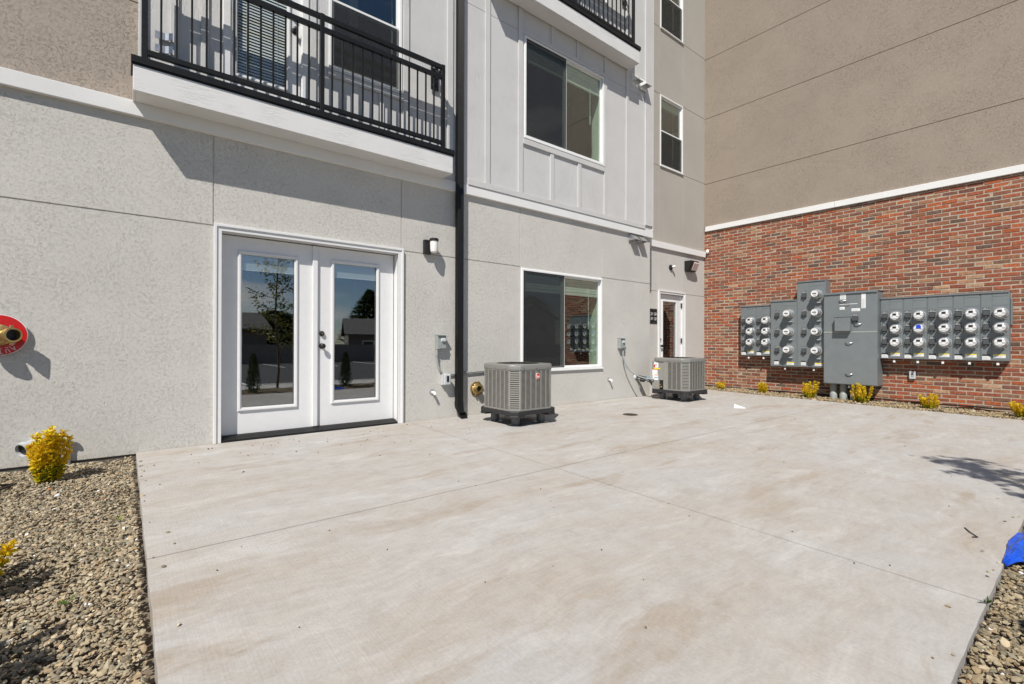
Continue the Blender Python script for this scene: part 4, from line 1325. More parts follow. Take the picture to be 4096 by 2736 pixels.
    m_.mat(2).prism([(by + 0.004, bz - 0.02), (by + 0.020, bz - 0.02), (by + 0.024, bz + 0.002), (by - 0.001, bz + 0.004), (by - 0.010, bz + 0.016), (by - 0.018, bz + 0.004), (by - 0.018, bz - 0.016)], 'x', bx + 0.0054, bx + 0.0062)
    m_.build('badge', ['white', 'red', 'orange_pale'], r)
    return r
M['orange_pale'] = plain('pale badge print', (0.85, 0.55, 0.50), 0.4)
ac1 = condenser((3.945, -0.755, sz(-0.755)), R(-90), 'grey louvered condenser with a red oval badge beside the downspout')
ac2 = dup(ac1, (7.80, -0.69, sz(-0.69)), 'grey louvered condenser with stickers and yellow tape before the glazed door', 0.0)

# ================================================================== METER BANK
# local frame: x = 0 on the brick face and negative outwards, y runs to the right of the picture (negative)
def meter(parent, y, z, xf, depth, rad, style):
    m_ = MB()
    o = (xf, y, z)
    if style == 'round':
        m_.lathe(o, (-1, 0, 0), [(0, rad + 0.012), (0.03, rad + 0.012), (0.032, rad + 0.002), (depth * 0.55, rad), (depth * 0.6, rad - 0.008), (depth - 0.006, rad - 0.011), (depth, rad - 0.017)], 26)
        me = m_.build('meter', 'meter_ring', parent, True)
        f_ = MB().lathe((xf - depth - 0.0005, y, z), (-1, 0, 0), [(0, rad - 0.019), (0.002, rad - 0.019)], 26)
        f_.mat(1).box(xf - depth - 0.006, xf - depth - 0.0027, y - 0.034, y + 0.034, z - 0.006, z + 0.010)
        f_.mat(2).box(xf - depth - 0.004, xf - depth - 0.0027, y - 0.03, y + 0.012, z - 0.042, z - 0.02).box(xf - depth - 0.004, xf - depth - 0.0027, y - 0.012, y + 0.012, z + 0.026, z + 0.036)
        f_.build('dial', ['meter_face', 'lcd', 'meter_grey'], me)
    else:
        m_.lathe(o, (-1, 0, 0), [(0, rad + 0.006), (0.035, rad + 0.006), (0.037, rad - 0.002), (depth * 0.7, rad - 0.003), (depth * 0.88, rad - 0.008), (depth * 0.98, rad - 0.016), (depth, rad - 0.020)], 26)
        me = m_.build('meter', 'meter_ring', parent, True)
        f_ = MB()
        xf2 = xf - depth - 0.0005
        f_.mat(0).lathe((xf2, y, z), (-1, 0, 0), [(0, rad - 0.022), (0.002, rad - 0.022)], 26)
        f_.mat(1).box(xf2 - 0.006, xf2 - 0.0022, y - 0.024, y + 0.026, z + 0.008, z + 0.044)
        f_.mat(3).box(xf2 - 0.004, xf2 - 0.0022, y - 0.020, y + 0.022, z - 0.034, z + 0.004)
        f_.mat(2).box(xf2 - 0.004, xf2 - 0.0022, y - 0.058, y - 0.0225, z - 0.020, z + 0.002).box(xf2 - 0.004, xf2 - 0.0022, y + 0.0245, y + 0.056, z - 0.014, z - 0.002)
        f_.mat(2).prism([(y - 0.03, z - 0.05), (y + 0.03, z - 0.05), (y + 0.045, z - 0.036), (y - 0.045, z - 0.036)], 'x', xf2 - 0.004, xf2 - 0.0022)
        f_.build('dial', ['meter_face', 'lcd', 'meter_grey', 'sticker'], me)
        MB().tube([(xf - 0.02, y - 0.01, z - rad), (xf - 0.05, y - 0.014, z - rad - 0.022)], 0.006, 6).box(xf - 0.03, xf - 0.012, y - 0.05, y - 0.028, z - rad - 0.012, z - rad + 0.014).build('seal', 'pvc_light', me)
    return me
def breaker(parent, y, z, xf, w=0.034):
    m_ = MB().box(xf - 0.006, xf - 0.0005, y - w - 0.006, y + w + 0.006, z - 0.055, z + 0.05)
    m_.prism([(xf - 0.006, z + 0.046), (xf - 0.034, z + 0.036), (xf - 0.042, z - 0.03), (xf - 0.022, z - 0.05), (xf - 0.006, z - 0.05)], 'y', y - w, y + w)
    m_.prism([(xf - 0.012, z - 0.048), (xf - 0.03, z - 0.048), (xf - 0.034, z - 0.068), (xf - 0.016, z - 0.072)], 'y', y - 0.014, y + 0.014)
    b_ = m_.build('breaker', 'cab_dark', parent, bevel=0.003, seg=1)
    t_ = MB().mat(0).box(xf - 0.004, xf - 0.0005, y - 0.040, y + 0.040, z + 0.068, z + 0.092)
    yy = y + 0.03
    t_.mat(1)
    while yy > y - 0.03:
        w_ = rnd.uniform(0.004, 0.009)
        t_.box(xf - 0.0046, xf - 0.0041, yy - w_, yy, z + 0.076, z + 0.085)
        yy -= w_ + rnd.choice((0.002, 0.002, 0.009))
    t_.mat(2).box(xf - 0.014, xf - 0.0005, y - 0.04, y + 0.04, z + 0.056, z + 0.064)
    t_.build('tag', ['black', 'white', 'pvc_light'], parent)
def stickers(parent, xf, y0, z0, spec):
    """small printed stickers: list of (y offset, z offset, w, h, strip material index)"""
    for (y, z, w, h, k) in spec:
        m_ = MB()
        m_.mat(0).box(xf - 0.0014, xf - 0.0004, y0 - y, y0 - y - w, z0 + z, z0 + z + h)
        if k: m_.mat(k).box(xf - 0.0022, xf - 0.0016, y0 - y, y0 - y - w, z0 + z + h * 0.72, z0 + z + h)
        m_.mat(4)
        for i in range(max(2, int(h / 0.018))):
            zz = z0 + z + 0.008 + i * 0.013
            if zz < z0 + z + h * 0.62: m_.box(xf - 0.002, xf - 0.0016, y0 - y - 0.008, y0 - y - w * rnd.uniform(0.6, 0.92), zz, zz + 0.004)
        m_.build('sticker', ['sticker', 'orange', 'yellow', 'black', 'meter_grey'], parent)
def cabinet_shell(r, w, z0, z1, xf, hood=0.02):
    MB().box(xf, -0.004, 0, -w + 0.002, z0, z1).build('case', 'cab', r, bevel=0.003, seg=1)
    MB().prism([(xf - 0.018, z1 + 0.001), (0, z1 + 0.012), (0, z1 + 0.02), (xf - 0.018, z1 + 0.009)], 'y', 0.001, -w + 0.001).box(xf - 0.018, xf - 0.015, 0.001, -w + 0.001, z1 - 0.014, z1 + 0.0005).build('hood', 'cab', r)
def plate_lines(r, xf, rects):
    """cover plates: each a thin sheet standing 2.5 mm off the case, so their edges draw the joints"""
    m_ = MB()
    for (y0, y1, z0, z1) in rects:
        m_.box(xf - 0.003, xf - 0.0003, -y0, -y1, z0, z1)
    return m_.build('cover_plate', 'cab', r, bevel=0.0012, seg=1)
CW = 0.3215
def meter_column(loc, label, xf=-0.2):
    r = empty('meter_cabinet', loc, label, 'meter cabinet', 'meter cabinets on the brick wall')
    cabinet_shell(r, CW, 0.742, 1.812, xf)
    plate_lines(r, xf, [(0.012, 0.127, 0.76, 1.795), (0.133, 0.31, 1.744, 1.795), (0.133, 0.31, 1.606, 1.738), (0.133, 0.31, 1.386, 1.60), (0.133, 0.31, 1.142, 1.38), (0.133, 0.31, 0.905, 1.136), (0.133, 0.31, 0.76, 0.90)])
    for z in (1.487, 1.262, 1.032):
        meter(r, -0.228, z, xf - 0.003, 0.12, 0.083, 'flat')
        breaker(r, -0.068, z + 0.0, xf - 0.003)
    stickers(r, xf - 0.003, 0, 0, [(0.022, 0.757, 0.092, 0.085, 3), (0.146, 0.79, 0.135, 0.055, 2)])
    return r
col0 = meter_column((XB, -3.006, 0), 'three-meter grey cabinet directly right of the big switch cabinet')
nms = ['three-meter grey cabinet with blue tape on its middle meter', 'three-meter grey cabinet in the middle of the row of five', 'three-meter grey cabinet second from the right end of the row', 'three-meter grey cabinet at the far right end with a side box']
cols = [col0] + [dup(col0, (XB, -3.006 - CW * (i + 1), 0), nms[i]) for i in range(4)]
dup(col0, (XB, -0.515, 0), 'three-meter grey cabinet at the far left end of the meters')
dup(col0, (XB, -0.515 - CW, 0), 'three-meter grey cabinet touching the stepped three-meter cabinet on its left')
t_ = MB().box(XB - 0.336, XB - 0.3335, -3.006 - CW - 0.205, -3.006 - CW - 0.265, 1.262 + 0.002, 1.262 + 0.062)
tag(t_.build('blue_tape', 'blue'), 'square of blue tape stuck on a meter in the second cabinet', 'tape')
MB().box(-0.11, -0.02, -CW - 0.0005, -CW - 0.022, 1.30, 1.71).build('side_box', 'cab', cols[4], bevel=0.004)

def round_cabinet(y, w, z0, z1, zs, label, top, xf=-0.25):
    r = empty('meter_cabinet', (XB, y, 0), label, 'meter cabinet', 'meter cabinets on the brick wall')
    cabinet_shell(r, w, z0, z1, xf)
    step = 0.361
    edges = [top - i * step for i in range(len(zs) + 1)]
    rects = [(0.012, 0.212, z0 + 0.016, z1 - 0.016), (0.218, w - 0.012, edges[0] + 0.003, z1 - 0.016)]
    for i in range(len(zs)): rects.append((0.218, w - 0.012, edges[i + 1] + 0.003, edges[i] - 0.003))
    rects.append((0.218, w - 0.012, z0 + 0.016, edges[-1] - 0.003))
    plate_lines(r, xf, rects)
    for z in zs:
        meter(r, -0.368, z, xf - 0.003, 0.175, 0.078, 'round')
        breaker(r, -0.132, z - 0.015, xf - 0.003, 0.038)
        MB().box(xf - 0.05, xf - 0.003, -0.37, -0.43, z - 0.168, z - 0.156).build('latch', 'pvc_light', r)
    stickers(r, xf - 0.003, 0, z0, [(0.075, 0.035, 0.085, 0.09, 3), (0.32, 0.035, 0.13, 0.055, 2)])
    return r
round_cabinet(-1.158, 0.502, 0.538, 1.878, (1.606, 1.242, 0.883), 'stepped grey cabinet with three deep round meters', 1.767)
round_cabinet(-1.661, 0.502, 0.538, 2.232, (1.963, 1.605, 1.24, 0.874), 'tallest narrow grey cabinet with four deep round meters', 2.126)
# main switch cabinet
sw = empty('switch_cabinet', (XB, -2.164, 0), 'large plain grey switch cabinet with curved handles between the meters', 'switch cabinet')
sf = -0.35
MB().box(sf, -0.004, 0, -0.836, 0.252, 1.944).build('case', 'cab', sw, bevel=0.004)
MB().prism([(sf - 0.025, 1.946), (0, 1.962), (0, 1.975), (sf - 0.025, 1.958)], 'y', 0.004, -0.846).box(sf - 0.025, sf - 0.021, 0.004, -0.846, 1.925, 1.9455).build('hood', 'cab', sw)
MB().box(sf - 0.004, sf - 0.0003, -0.006, -0.83, 1.236, 1.935).build('door', 'cab', sw, bevel=0.002, seg=1)
MB().box(sf - 0.004, sf - 0.0003, -0.006, -0.83, 0.262, 1.204).build('door', 'cab', sw, bevel=0.002, seg=1)
MB().box(sf - 0.008, sf - 0.0003, -0.004, -0.832, 1.2055, 1.2345).build('rail', 'pvc', sw)
for (y, z) in ((-0.313, 1.80), (-0.546, 1.362), (-0.414, 1.02), (-0.418, 0.448)):
    m_ = MB().tube([(sf - 0.004, y + 0.062, z), (sf - 0.018, y + 0.05, z), (sf - 0.034, y + 0.02, z - 0.002), (sf - 0.036, y - 0.02, z - 0.002), (sf - 0.02, y - 0.05, z), (sf - 0.004, y - 0.062, z)], 0.0085, 8)
    m_.build('handle', 'steel', sw, True)
m_ = MB().box(sf - 0.10, sf - 0.0045, -0.208, -0.45, 1.236, 1.492).box(sf - 0.108, sf - 0.0045, -0.206, -0.452, 1.4925, 1.504)
m_.build('cover_box', 'cab', sw, bevel=0.004, seg=1)
breaker(sw, -0.508, 1.455, sf - 0.0045, 0.042)
stickers(sw, sf - 0.004, 0, 0, [(0.268, 1.824, 0.095, 0.10, 0), (0.60, 1.645, 0.066, 0.265, 0), (0.449, 1.598, 0.132, 0.052, 0), (0.263, 1.634, 0.08, 0.05, 0)])
m_ = MB().mat(0).box(sf - 0.0075, sf - 0.0045, -0.262, -0.54, 1.728, 1.738).mat(1).box(sf - 0.0095, sf - 0.0077, -0.34, -0.415, 1.744, 1.768).box(sf - 0.0095, sf - 0.0045, -0.34, -0.415, 1.700, 1.724)
m_.mat(2)
for z in (1.752, 1.708):
    for i in range(7):
        if i != 3: m_.box(sf - 0.0101, sf - 0.0097, -0.346 - i * 0.0095, -0.352 - i * 0.0095, z, z + 0.008)
m_.build('nameplate', ['sticker', 'black', 'white'], sw)
m_ = MB()
for y, z in ((-0.02, 1.86), (-0.81, 1.89), (-0.02, 1.1), (-0.02, 0.95), (-0.81, 1.12), (-0.81, 0.98), (-0.02, 0.36), (-0.81, 0.38), (-0.25, 1.52), (-0.37, 1.52)):
    m_.cyl((sf - 0.004, y, z), (sf - 0.012, y, z), 0.006, n=8)
m_.build('screws', 'steel', sw)

# padlocks and tags under the cabinets
def padlock(y, z, x, label=None):
    r = empty('padlock', (x, y, z), label or 'small pale padlock hanging under a meter cabinet', 'padlock', 'padlocks under the meter cabinets')
    MB().box(-0.010, 0.010, -0.016, 0.016, -0.05, -0.014).build('body', 'white_plastic', r, bevel=0.003, seg=1)
    MB().tube([(0, -0.010, -0.016), (0, -0.010, 0.006), (0, 0, 0.016), (0, 0.010, 0.006), (0, 0.010, -0.016)], 0.003, 6).build('shackle', 'steel', r)
    return r
pl0 = padlock(-3.199, 0.725, XB - 0.17)
for y, z, x in [(-3.199 - CW * i, 0.725, XB - 0.17) for i in (1, 2, 3, 4)] + [(-0.675, 0.725, XB - 0.17), (-0.985, 0.725, XB - 0.17), (-1.425, 0.522, XB - 0.21), (-1.95, 0.522, XB - 0.21)]:
    dup(pl0, (x, y, z))
pk = dup(pl0, (XB - 0.28, -2.555, 0.236), 'small pale padlock hanging under the large switch cabinet')
del pk['group']
# conduits below the switch cabinet
def sweep(y, label):
    r = empty('ground_conduit', (XB - 0.20, y, -0.08), label, 'conduit', 'grey conduits below the switch cabinet')
    MB().cyl((0, 0, 0.20), (0, 0, 0.332), 0.058, n=20).cyl((0, 0, 0.0), (0, 0, 0.1995), 0.050, n=20).build('pipe', 'pvc', r, True)
    MB().lathe((0, 0, 0.0), (-0.06, 0, 1), [(0, 0.062), (0.14, 0.060), (0.165, 0.045), (0.175, 0.02)], 20).build('sleeve', 'pvc', r, True)
sweep(-2.284, 'grey conduit rising into the switch cabinet, nearest the round meters')
sweep(-2.443, 'grey conduit rising into the switch cabinet between two others')
sweep(-2.615, 'grey conduit rising into the switch cabinet behind a yellow shrub')
ob = empty('outlet_box', (XB, -3.423, 0.46), 'light grey outlet box with window on the brick below the meters', 'electrical box')
MB().box(-0.055, -0.002, -0.045, 0.045, -0.07, 0.07).build('box', 'pvc_light', ob, bevel=0.012)
MB().box(-0.0575, -0.0555, -0.016, 0.012, -0.028, 0.032).build('window', 'black', ob)
MB().box(-0.060, -0.0577, -0.006, 0.004, -0.026, 0.004).build('label', 'white', ob)
# drip line along the brick
dl = MB().tube([(XB - 0.035 + 0.008 * math.sin(i * 1.7), 0.40 - i * 0.2, 0.012 + 0.006 * math.sin(i * 2.3) + sz(0.4 - i * 0.2) * 0.35) for i in range(28)], 0.012, 6).build('drip_line', 'black')
tag(dl, 'black irrigation tube lying along the foot of the brick wall', 'irrigation tube')

# ================================================================== PLANTS
YEL = [(0.92, 0.73, 0.03), (0.88, 0.64, 0.02), (0.94, 0.79, 0.04), (0.78, 0.62, 0.03), (0.90, 0.56, 0.02)]
GRN = [(0.36, 0.40, 0.03), (0.46, 0.47, 0.03), (0.55, 0.5, 0.03)]
def leafquad(m_, p, d, n_, L, W, col):
    d = d.normalized(); s_ = d.cross(n_)
    if s_.length < 1e-4: s_ = d.orthogonal()
    s_.normalize(); up = s_.cross(d)
    m_.col = col
    m_.add([p, p + d * L * 0.45 + s_ * W * 0.5 + up * W * 0.18, p + d * L, p + d * L * 0.45 - s_ * W * 0.5 + up * W * 0.18, p + d * L * 0.5], [(0, 1, 4), (1, 2, 4), (2, 3, 4), (3, 0, 4)])
def yellow_shrub(loc, h, w, nstem, L, label, seed, lean=(0, 0), group='yellow shrubs along the beds', whorl=8, step=0.016):
    q = random.Random(seed)
    r = empty('shrub', loc, label, 'shrub', group)
    st, lf = MB(), MB()
    for i in range(nstem):
        a = 2 * math.pi * (i + q.random() * 0.7) / nstem
        rr = w * (0.12 + 0.42 * q.random() ** 0.7)
        hh = h * q.uniform(0.55, 1.0) * (1.08 - 0.35 * rr / w)
        p0 = Vector((0.3 * rr * math.cos(a), 0.3 * rr * math.sin(a), -0.02))
        p2 = Vector((rr * math.cos(a) + lean[0], rr * math.sin(a) + lean[1], hh))
        p1 = Vector((p2.x * 0.9, p2.y * 0.9, hh * 0.5))
        pts = arc(p0, p1, p2, 9)
        st.tube(pts, [0.004 * (1 - 0.6 * j / 9) for j in range(10)], 5)
        Ls = sum((pts[j + 1] - pts[j]).length for j in range(9))
        n = int(Ls / step)
        for k in range(n):
            t = 0.10 + 0.90 * (k + q.random()) / n
            j = min(8, int(t * 9)); p = pts[j].lerp(pts[j + 1], t * 9 - j)
            td = (pts[j + 1] - pts[j]).normalized()
            for b in range(whorl):
                ang = q.uniform(0, 2 * math.pi)
                side = (td.orthogonal().normalized() * math.cos(ang) + td.cross(td.orthogonal().normalized()) * math.sin(ang))
                d = side * q.uniform(0.5, 1.0) + td * q.uniform(0.0, 0.9) + Vector((0, 0, q.uniform(-0.1, 0.35)))
                low = (p.z / h) < 0.3 and q.random() < 0.65
                c = q.choice(GRN if low else YEL); kf = q.uniform(0.75, 1.2)
                c = tuple(min(0.95, v * kf) for v in c)
                leafquad(lf, p + side * 0.004, d, td + Vector((q.gauss(0, .4), q.gauss(0, .4), q.gauss(0, .4))), L * q.uniform(0.6, 1.15), L * q.uniform(0.45, 0.65), c)
    st.build('stems', 'bark', r, True)
    lf.build('foliage', 'leaf', r)
    return r
yellow_shrub((-0.44, -0.56, -0.06), 0.42, 0.235, 17, 0.036, 'yellow leafed shrub in gravel before the grey elbow pipe', 1)
yellow_shrub((-0.56, -2.55, -0.09), 0.40, 0.34, 16, 0.036, 'yellow leafed shrub cut off by the left picture edge', 2)
yellow_shrub((-0.60, -3.38, -0.10), 0.58, 0.34, 18, 0.036, 'yellow leafed shrub in gravel outside the left picture edge', 3)
XS = XB - 0.45
yellow_shrub((XS + 0.1, -0.15, -0.03), 0.20, 0.24, 11, 0.034, 'small open yellow shrub behind the far condenser', 4, (0, 0), 'yellow shrubs along the beds', 5)
yellow_shrub((XS, -1.082, -0.04), 0.25, 0.24, 13, 0.034, 'small yellow shrub below the three round meters', 5)
yellow_shrub((XS, -1.96, -0.05), 0.36, 0.28, 13, 0.034, 'pointed yellow shrub just left of the ground conduits', 6)
yellow_shrub((XS, -2.78, -0.06), 0.36, 0.31, 15, 0.034, 'bushy yellow shrub before the switch cabinet foot', 7)
yellow_shrub((XS, -3.725, -0.07), 0.27, 0.27, 14, 0.034, 'rounded yellow shrub below the outlet box on brick', 8)
yellow_shrub((XS, -4.80, -0.08), 0.26, 0.28, 14, 0.034, 'yellow shrub against the brick at the right picture edge', 9, (0.0, 0.03))

# young street tree in the front bed: its top shades the patio, and the French doors mirror it
def tree(loc, h, crown0, rad, nbr, leaves, label, seed, L=0.07, pal=None, name='young_tree', tr=0.03, whip=False):
    q = random.Random(seed)
    r = empty(name, loc, label, 'tree')
    tk, lf = MB(), MB()
    pal = pal or [(0.16, 0.17, 0.025), (0.11, 0.14, 0.02), (0.22, 0.19, 0.03), (0.08, 0.10, 0.018)]
    tp = [Vector((0.04 * math.sin(i * 1.1), 0.03 * math.sin(i * 1.7), h * i / 10)) for i in range(11)]
    tp[0].z = -0.1
    tk.tube(tp, [tr * (1 - 0.82 * i / 10) for i in range(11)], 8)
    for i in range(nbr):
        t = crown0 + (1 - crown0) * (i + 0.5) / nbr * 0.97
        j = min(9, int(t * 10)); p = tp[j].lerp(tp[j + 1], t * 10 - j)
        a = i * 2.4 + q.uniform(-0.4, 0.4)
        ln = rad * q.uniform(0.6, 1.1) * (1 - 0.5 * (t - crown0) / (1 - crown0))
        e = p + Vector((math.cos(a) * ln, math.sin(a) * ln, ln * q.uniform(0.15, 0.7)))
        md = p.lerp(e, 0.5) + Vector((0, 0, -0.05 * ln))
        bp = arc(p, md, e, 6)
        tk.tube(bp, [tr * 0.32 * (1 - 0.7 * k / 6) for k in range(7)], 5)
        for k in range(leaves):
            tt = 0.25 + 0.75 * q.random()
            jj = min(5, int(tt * 6)); b = bp[jj].lerp(bp[jj + 1], tt * 6 - jj) + Vector((q.gauss(0, 0.05), q.gauss(0, 0.05), q.gauss(0, 0.05))) * (rad / 0.6)
            d = Vector((q.gauss(0, 1), q.gauss(0, 1), q.gauss(-0.3, 0.6)))
            c = q.choice(pal); kf = q.uniform(0.7, 1.3)
            leafquad(lf, b, d, Vector((q.gauss(0, .5), q.gauss(0, .5), 1)), L * q.uniform(0.6, 1.2), L * q.uniform(0.4, 0.6), tuple(v * kf for v in c))
    tk.build('trunk', 'bark', r, True)
    lf.build('crown', 'leaf', r)
    return r
tree((2.9, -7.0, -0.15), 4.7, 0.2, 0.66, 36, 44, 'young tree with thin trunk and loose olive leaves beside the patio', 21, 0.10)
# small dark conifers in the front bed
def conifer(loc, h, w, label, seed, n=1500):
    q = random.Random(seed)
    r = empty('conifer_shrub', loc, label, 'shrub', 'small conifers in the front bed')
    lf, tk = MB(), MB()
    tk.tube([(0, 0, -0.05), (0, 0, h * 0.8)], [0.014, 0.004], 6)
    for i in range(n):
        t = q.random() ** 0.8
        rr = w * 0.5 * (1 - t) ** 0.6 * q.uniform(0.4, 1.05) * (0.55 + 0.45 * min(1, t * 6))
        a = q.uniform(0, 2 * math.pi)
        d = Vector((math.cos(a) * 0.5, math.sin(a) * 0.5, 1.0))
        c = q.choice([(0.05, 0.075, 0.025), (0.07, 0.09, 0.03), (0.035, 0.05, 0.02)])
        leafquad(lf, Vector((rr * math.cos(a), rr * math.sin(a), h * t)), d, Vector((math.cos(a), math.sin(a), 0)), 0.06, 0.018, c)
    tk.build('trunk', 'bark', r); lf.build('foliage', 'leaf', r)
conifer((2.15, -5.75, -0.13), 0.85, 0.34, 'narrow dark conifer in the front bed, nearer the camera', 31)
conifer((4.25, -6.05, -0.13), 0.85, 0.36, 'narrow dark conifer in the front bed beyond the young tree', 32)

# weeds
def weed(loc, n, L, cols_, label, seed):
    q = random.Random(seed)
    lf = MB()
    for i in range(n):
        a = q.uniform(0, 6.28)
        leafquad(lf, Vector((0, 0, 0)), Vector((math.cos(a), math.sin(a), q.uniform(0.3, 1.2))), Vector((0, 0, 1)), L * q.uniform(0.6, 1.1), L * 0.22, q.choice(cols_))
    o = lf.build('weed', 'leaf')
    o.location = loc
    tag(o, label, 'weed')
weed((2.77, -5.2, -0.072), 8, 0.05, [(0.07, 0.12, 0.02), (0.05, 0.10, 0.02)], 'dark green weed growing at the patio edge by a joint', 41)
weed((-0.02, -1.85, -0.05), 8, 0.03, [(0.30, 0.42, 0.02)], 'tiny bright green sprout in the gravel beside the patio', 42)
weed((-0.18, -2.85, -0.07), 7, 0.05, [(0.12, 0.20, 0.03)], 'small grass tuft in the gravel midway along the patio', 43)
weed((-0.06, -2.35, -0.06), 6, 0.04, [(0.12, 0.18, 0.04)], 'small green blades in the gravel near the long joint', 44)
tag(MB().tube([(-0.9, -0.62, -0.03), (-0.7, -0.55, -0.025), (-0.62, -0.52, -0.04), (-0.7, -0.75, -0.03), (-0.95, -1.0, -0.03)], 0.008, 6).build('drip_tube', 'black'), 'black drip tube bent over the gravel at the left edge', 'irrigation tube')

# ================================================================== LITTER ON THE PATIO
dc = MB().lathe((5.6, -1.27, sz(-1.27) - 0.002), (0, 0, 1), [(0, 0.105), (0.007, 0.105), (0.008, 0.088), (0.005, 0.086), (0.005, 0.01)], 32)
for i in range(5): dc.box(5.6 - 0.05, 5.6 + 0.05, -1.27 - 0.055 + i * 0.025, -1.27 - 0.045 + i * 0.025, sz(-1.27) + 0.003, sz(-1.27) + 0.006)
tag(dc.build('drain_cover', 'iron'), 'round rusty iron drain cover set into the concrete', 'drain cover')
zc_ = sz(-1.9) + 0.002
db = MB()
db.add([(7.53, -1.815, zc_), (7.63, -1.955, zc_), (7.545, -1.815, zc_ + 0.062), (7.595, -1.775, zc_ + 0.045), (7.645, -1.935, zc_ + 0.010), (7.58, -1.775, zc_)],
       [(0, 1, 2), (2, 1, 4, 3), (2, 3, 5, 0)])
o = db.build('plastic_shard', 'sticker')
so = o.modifiers.new('thick', 'SOLIDIFY'); so.thickness = 0.003
tag(o, 'broken wedge of white plastic lying on the concrete', 'litter')
# crumpled blue film
bm_ = MB()
n = 22
for j in range(n + 1):
    for i in range(n + 1):
        u, v = i / n, j / n
        w_ = 0.010 + 0.085 * min(1, u * 1.6)
        x = 3.33 + 0.50 * u + 0.10 * (1 - v) * min(1, u * 4)
        y = -5.200 - 0.05 * u - w_ * 2 * (v - 0.26)
        fold = max(0.0, 1 - abs(v - 0.34) / 0.34) * 0.04 * min(1, u * 2.4)
        z = -0.066 + fold + 0.03 * max(0.0, 1 - abs(v - 0.8) / 0.18) * u + 0.006 * math.sin(u * 19 + v * 6) + 0.005 * math.sin(v * 23 - u * 9)
        bm_.v.append((x, y, max(z, -0.064 if y > -5.205 else -0.112 + 0.02 * (1 - v)))); bm_.c.append(None)
for j in range(n):
    for i in range(n):
        a = j * (n + 1) + i
        bm_.f.append((a, a + n + 1, a + n + 2, a + 1)); bm_.mi.append(0)
o = bm_.build('blue_plastic_bag', 'bluebag')
so = o.modifiers.new('thick', 'SOLIDIFY'); so.thickness = 0.002
tag(o, 'crumpled blue plastic film on the gravel at the right edge', 'plastic bag')
tag(MB().tube([(3.79, -5.0, sz(-5) + 0.004), (3.72, -5.03, sz(-5) + 0.006), (3.66, -5.07, sz(-5) + 0.004), (3.64, -5.05, sz(-5) + 0.004)], 0.003, 5).build('twig', 'black'), 'thin dark bent twig on the concrete near the blue film', 'twig')
tag(MB().tube([(2.43, -5.40, -0.105), (2.50, -5.42, -0.103)], 0.006, 6).build('white_stick', 'white_plastic'), 'thin white plastic stick in the gravel near the weed', 'litter')

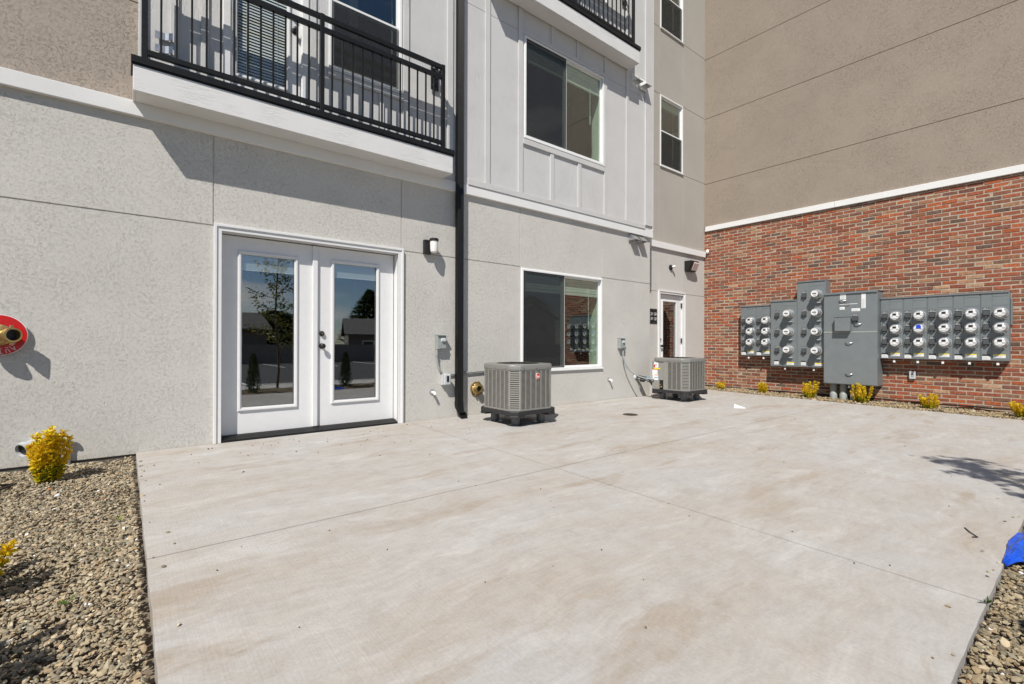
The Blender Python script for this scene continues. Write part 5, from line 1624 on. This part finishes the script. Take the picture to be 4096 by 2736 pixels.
# ================================================================== WHAT THE GLASS MIRRORS: the lot behind the camera
struct(MB().box(-30, 60, -8.3, -7.0, -0.3, -0.13).build('pavement', 'walk'))
struct(MB().box(-30, 60, -8.48, -8.305, -0.32, -0.12).build('kerb', 'walk'))
struct(MB().add([(-60, -26, -0.29), (80, -26, -0.29), (80, -8.49, -0.29), (-60, -8.49, -0.29)], [(0, 1, 2, 3)]).build('parking_lot', 'asphalt'))
m_ = MB()
for i in range(16):
    x = -8 + i * 2.7
    m_.box(x, x + 0.1, -13.6, -8.6, -0.289, -0.285).box(x + 0.8, x + 0.9, -25.5, -20.5, -0.289, -0.285)
struct(m_.build('parking_lines', 'white'))
wl = MB().box(-30, 60, -26.4, -26.1, -0.3, 0.85)
tag(wl.build('block_wall', 'dirtywall'), 'low grey block wall along the far side of the parking lot', 'wall')
def house(loc, w, d, h, roofh, wallm, label, rz=0.0):
    r = empty('house', loc, label, 'house', None, rz)
    MB().box(-w / 2, w / 2, -d / 2, d / 2, -0.4, h).prism([(-d / 2, h + 0.001), (d / 2, h + 0.001), (0, h + roofh)], 'x', -w / 2, w / 2).build('walls', wallm, r)
    e = 0.4
    m_ = MB()
    for s_ in (1, -1):
        m_.add([(-w / 2 - e, s_ * (d / 2 + e), h - e * roofh / (d / 2) + 0.05), (w / 2 + e, s_ * (d / 2 + e), h - e * roofh / (d / 2) + 0.05), (w / 2 + e, 0, h + roofh + 0.05), (-w / 2 - e, 0, h + roofh + 0.05),
                (-w / 2 - e, s_ * (d / 2 + e), h - e * roofh / (d / 2) + 0.2), (w / 2 + e, s_ * (d / 2 + e), h - e * roofh / (d / 2) + 0.2), (w / 2 + e, 0, h + roofh + 0.2), (-w / 2 - e, 0, h + roofh + 0.2)],
               [(0, 1, 2, 3), (4, 5, 6, 7), (0, 1, 5, 4), (0, 3, 7, 4), (1, 2, 6, 5)])
    m_.build('roof', 'roof', r)
    for x in (-w * 0.28, w * 0.22):
        f_ = frame(MB(), x - 0.6, x + 0.6, h - 1.8, h - 0.6, 0.1, d / 2 + 0.001, d / 2 + 0.06).build('window', 'white', r)
        MB().box(x - 0.5, x + 0.5, d / 2 + 0.002, d / 2 + 0.03, h - 1.7, h - 0.7).build('pane', 'lcd', f_)
    for y in (-d * 0.2, d * 0.2):
        f_ = MB()
        for (a0, a1, c0, c1) in ((y - 0.6, y + 0.6, h - 1.8, h - 1.7), (y - 0.6, y + 0.6, h - 0.7, h - 0.6), (y - 0.6, y - 0.5, h - 1.7, h - 0.7), (y + 0.5, y + 0.6, h - 1.7, h - 0.7)):
            f_.box(-w / 2 - 0.06, -w / 2 - 0.001, a0, a1, c0, c1)
        f_ = f_.build('window', 'white', r)
        MB().box(-w / 2 - 0.03, -w / 2 - 0.002, y - 0.5, y + 0.5, h - 1.7, h - 0.7).build('pane', 'lcd', f_)
house((5.3, -45, 0), 9, 8, 2.1, 1.5, 'housewall', 'dark low house behind the block wall, seen mirrored in the left door', 0)
house((23.5, -46, 0), 9, 9, 1.8, 1.7, 'housewall', 'low brown house behind the block wall, mirrored in the right door', 0.3)
house((40.6, -44, 0), 8, 7.4, 4.2, 1.6, 'housewhite', 'white two window house mirrored in the lower window', R(-90))
def big_tree(loc, h, w, label, seed, n=2600, kind='pine'):
    q = random.Random(seed)
    r = empty('pine_tree' if kind == 'pine' else 'broad_tree', loc, label, 'tree', 'trees behind the block wall')
    tk, lf = MB(), MB()
    tk.tube([(0, 0, -0.5), (0, 0, h * 0.9)], [0.22, 0.04], 7)
    for i in range(n):
        t = 0.12 + 0.88 * q.random() ** 0.85
        lvl = round(t * 12) / 12 + q.gauss(0, 0.018)
        prof = max(0.0, 1 - lvl) ** 0.75 if kind == 'pine' else math.sqrt(max(0.02, 1 - (2 * lvl - 1.05) ** 2))
        rr = w * 0.5 * prof * q.uniform(0.25, 1.1)
        a = q.uniform(0, 2 * math.pi)
        d = Vector((math.cos(a), math.sin(a), q.uniform(-0.1, 0.6)))
        c = q.choice([(0.035, 0.055, 0.02), (0.05, 0.07, 0.025), (0.025, 0.04, 0.018)])
        leafquad(lf, Vector((rr * math.cos(a), rr * math.sin(a), h * lvl)), d, Vector((0, 0, 1)), 0.7, 0.30, c)
    tk.build('trunk', 'bark', r); lf.build('crown', 'leaf', r)
big_tree((24.3, -53, 0), 7.2, 8.0, 'tall dark pine behind the houses, mirrored in the right door', 51, 4200)
big_tree((12.2, -48, 0), 3.9, 5.2, 'dark rounded tree beside the dark low house', 52, 2200, 'broad')
big_tree((17.0, -55, 0), 5.5, 6.0, 'dark pine between the two low houses', 53, 2200)
big_tree((34, -62, 0), 9.0, 8.0, 'broad dark tree farthest behind the white house', 54, 2600, 'broad')
big_tree((50, -52, 0), 8.0, 8.0, 'broad dark tree right behind the white house gable', 55, 2600, 'broad')
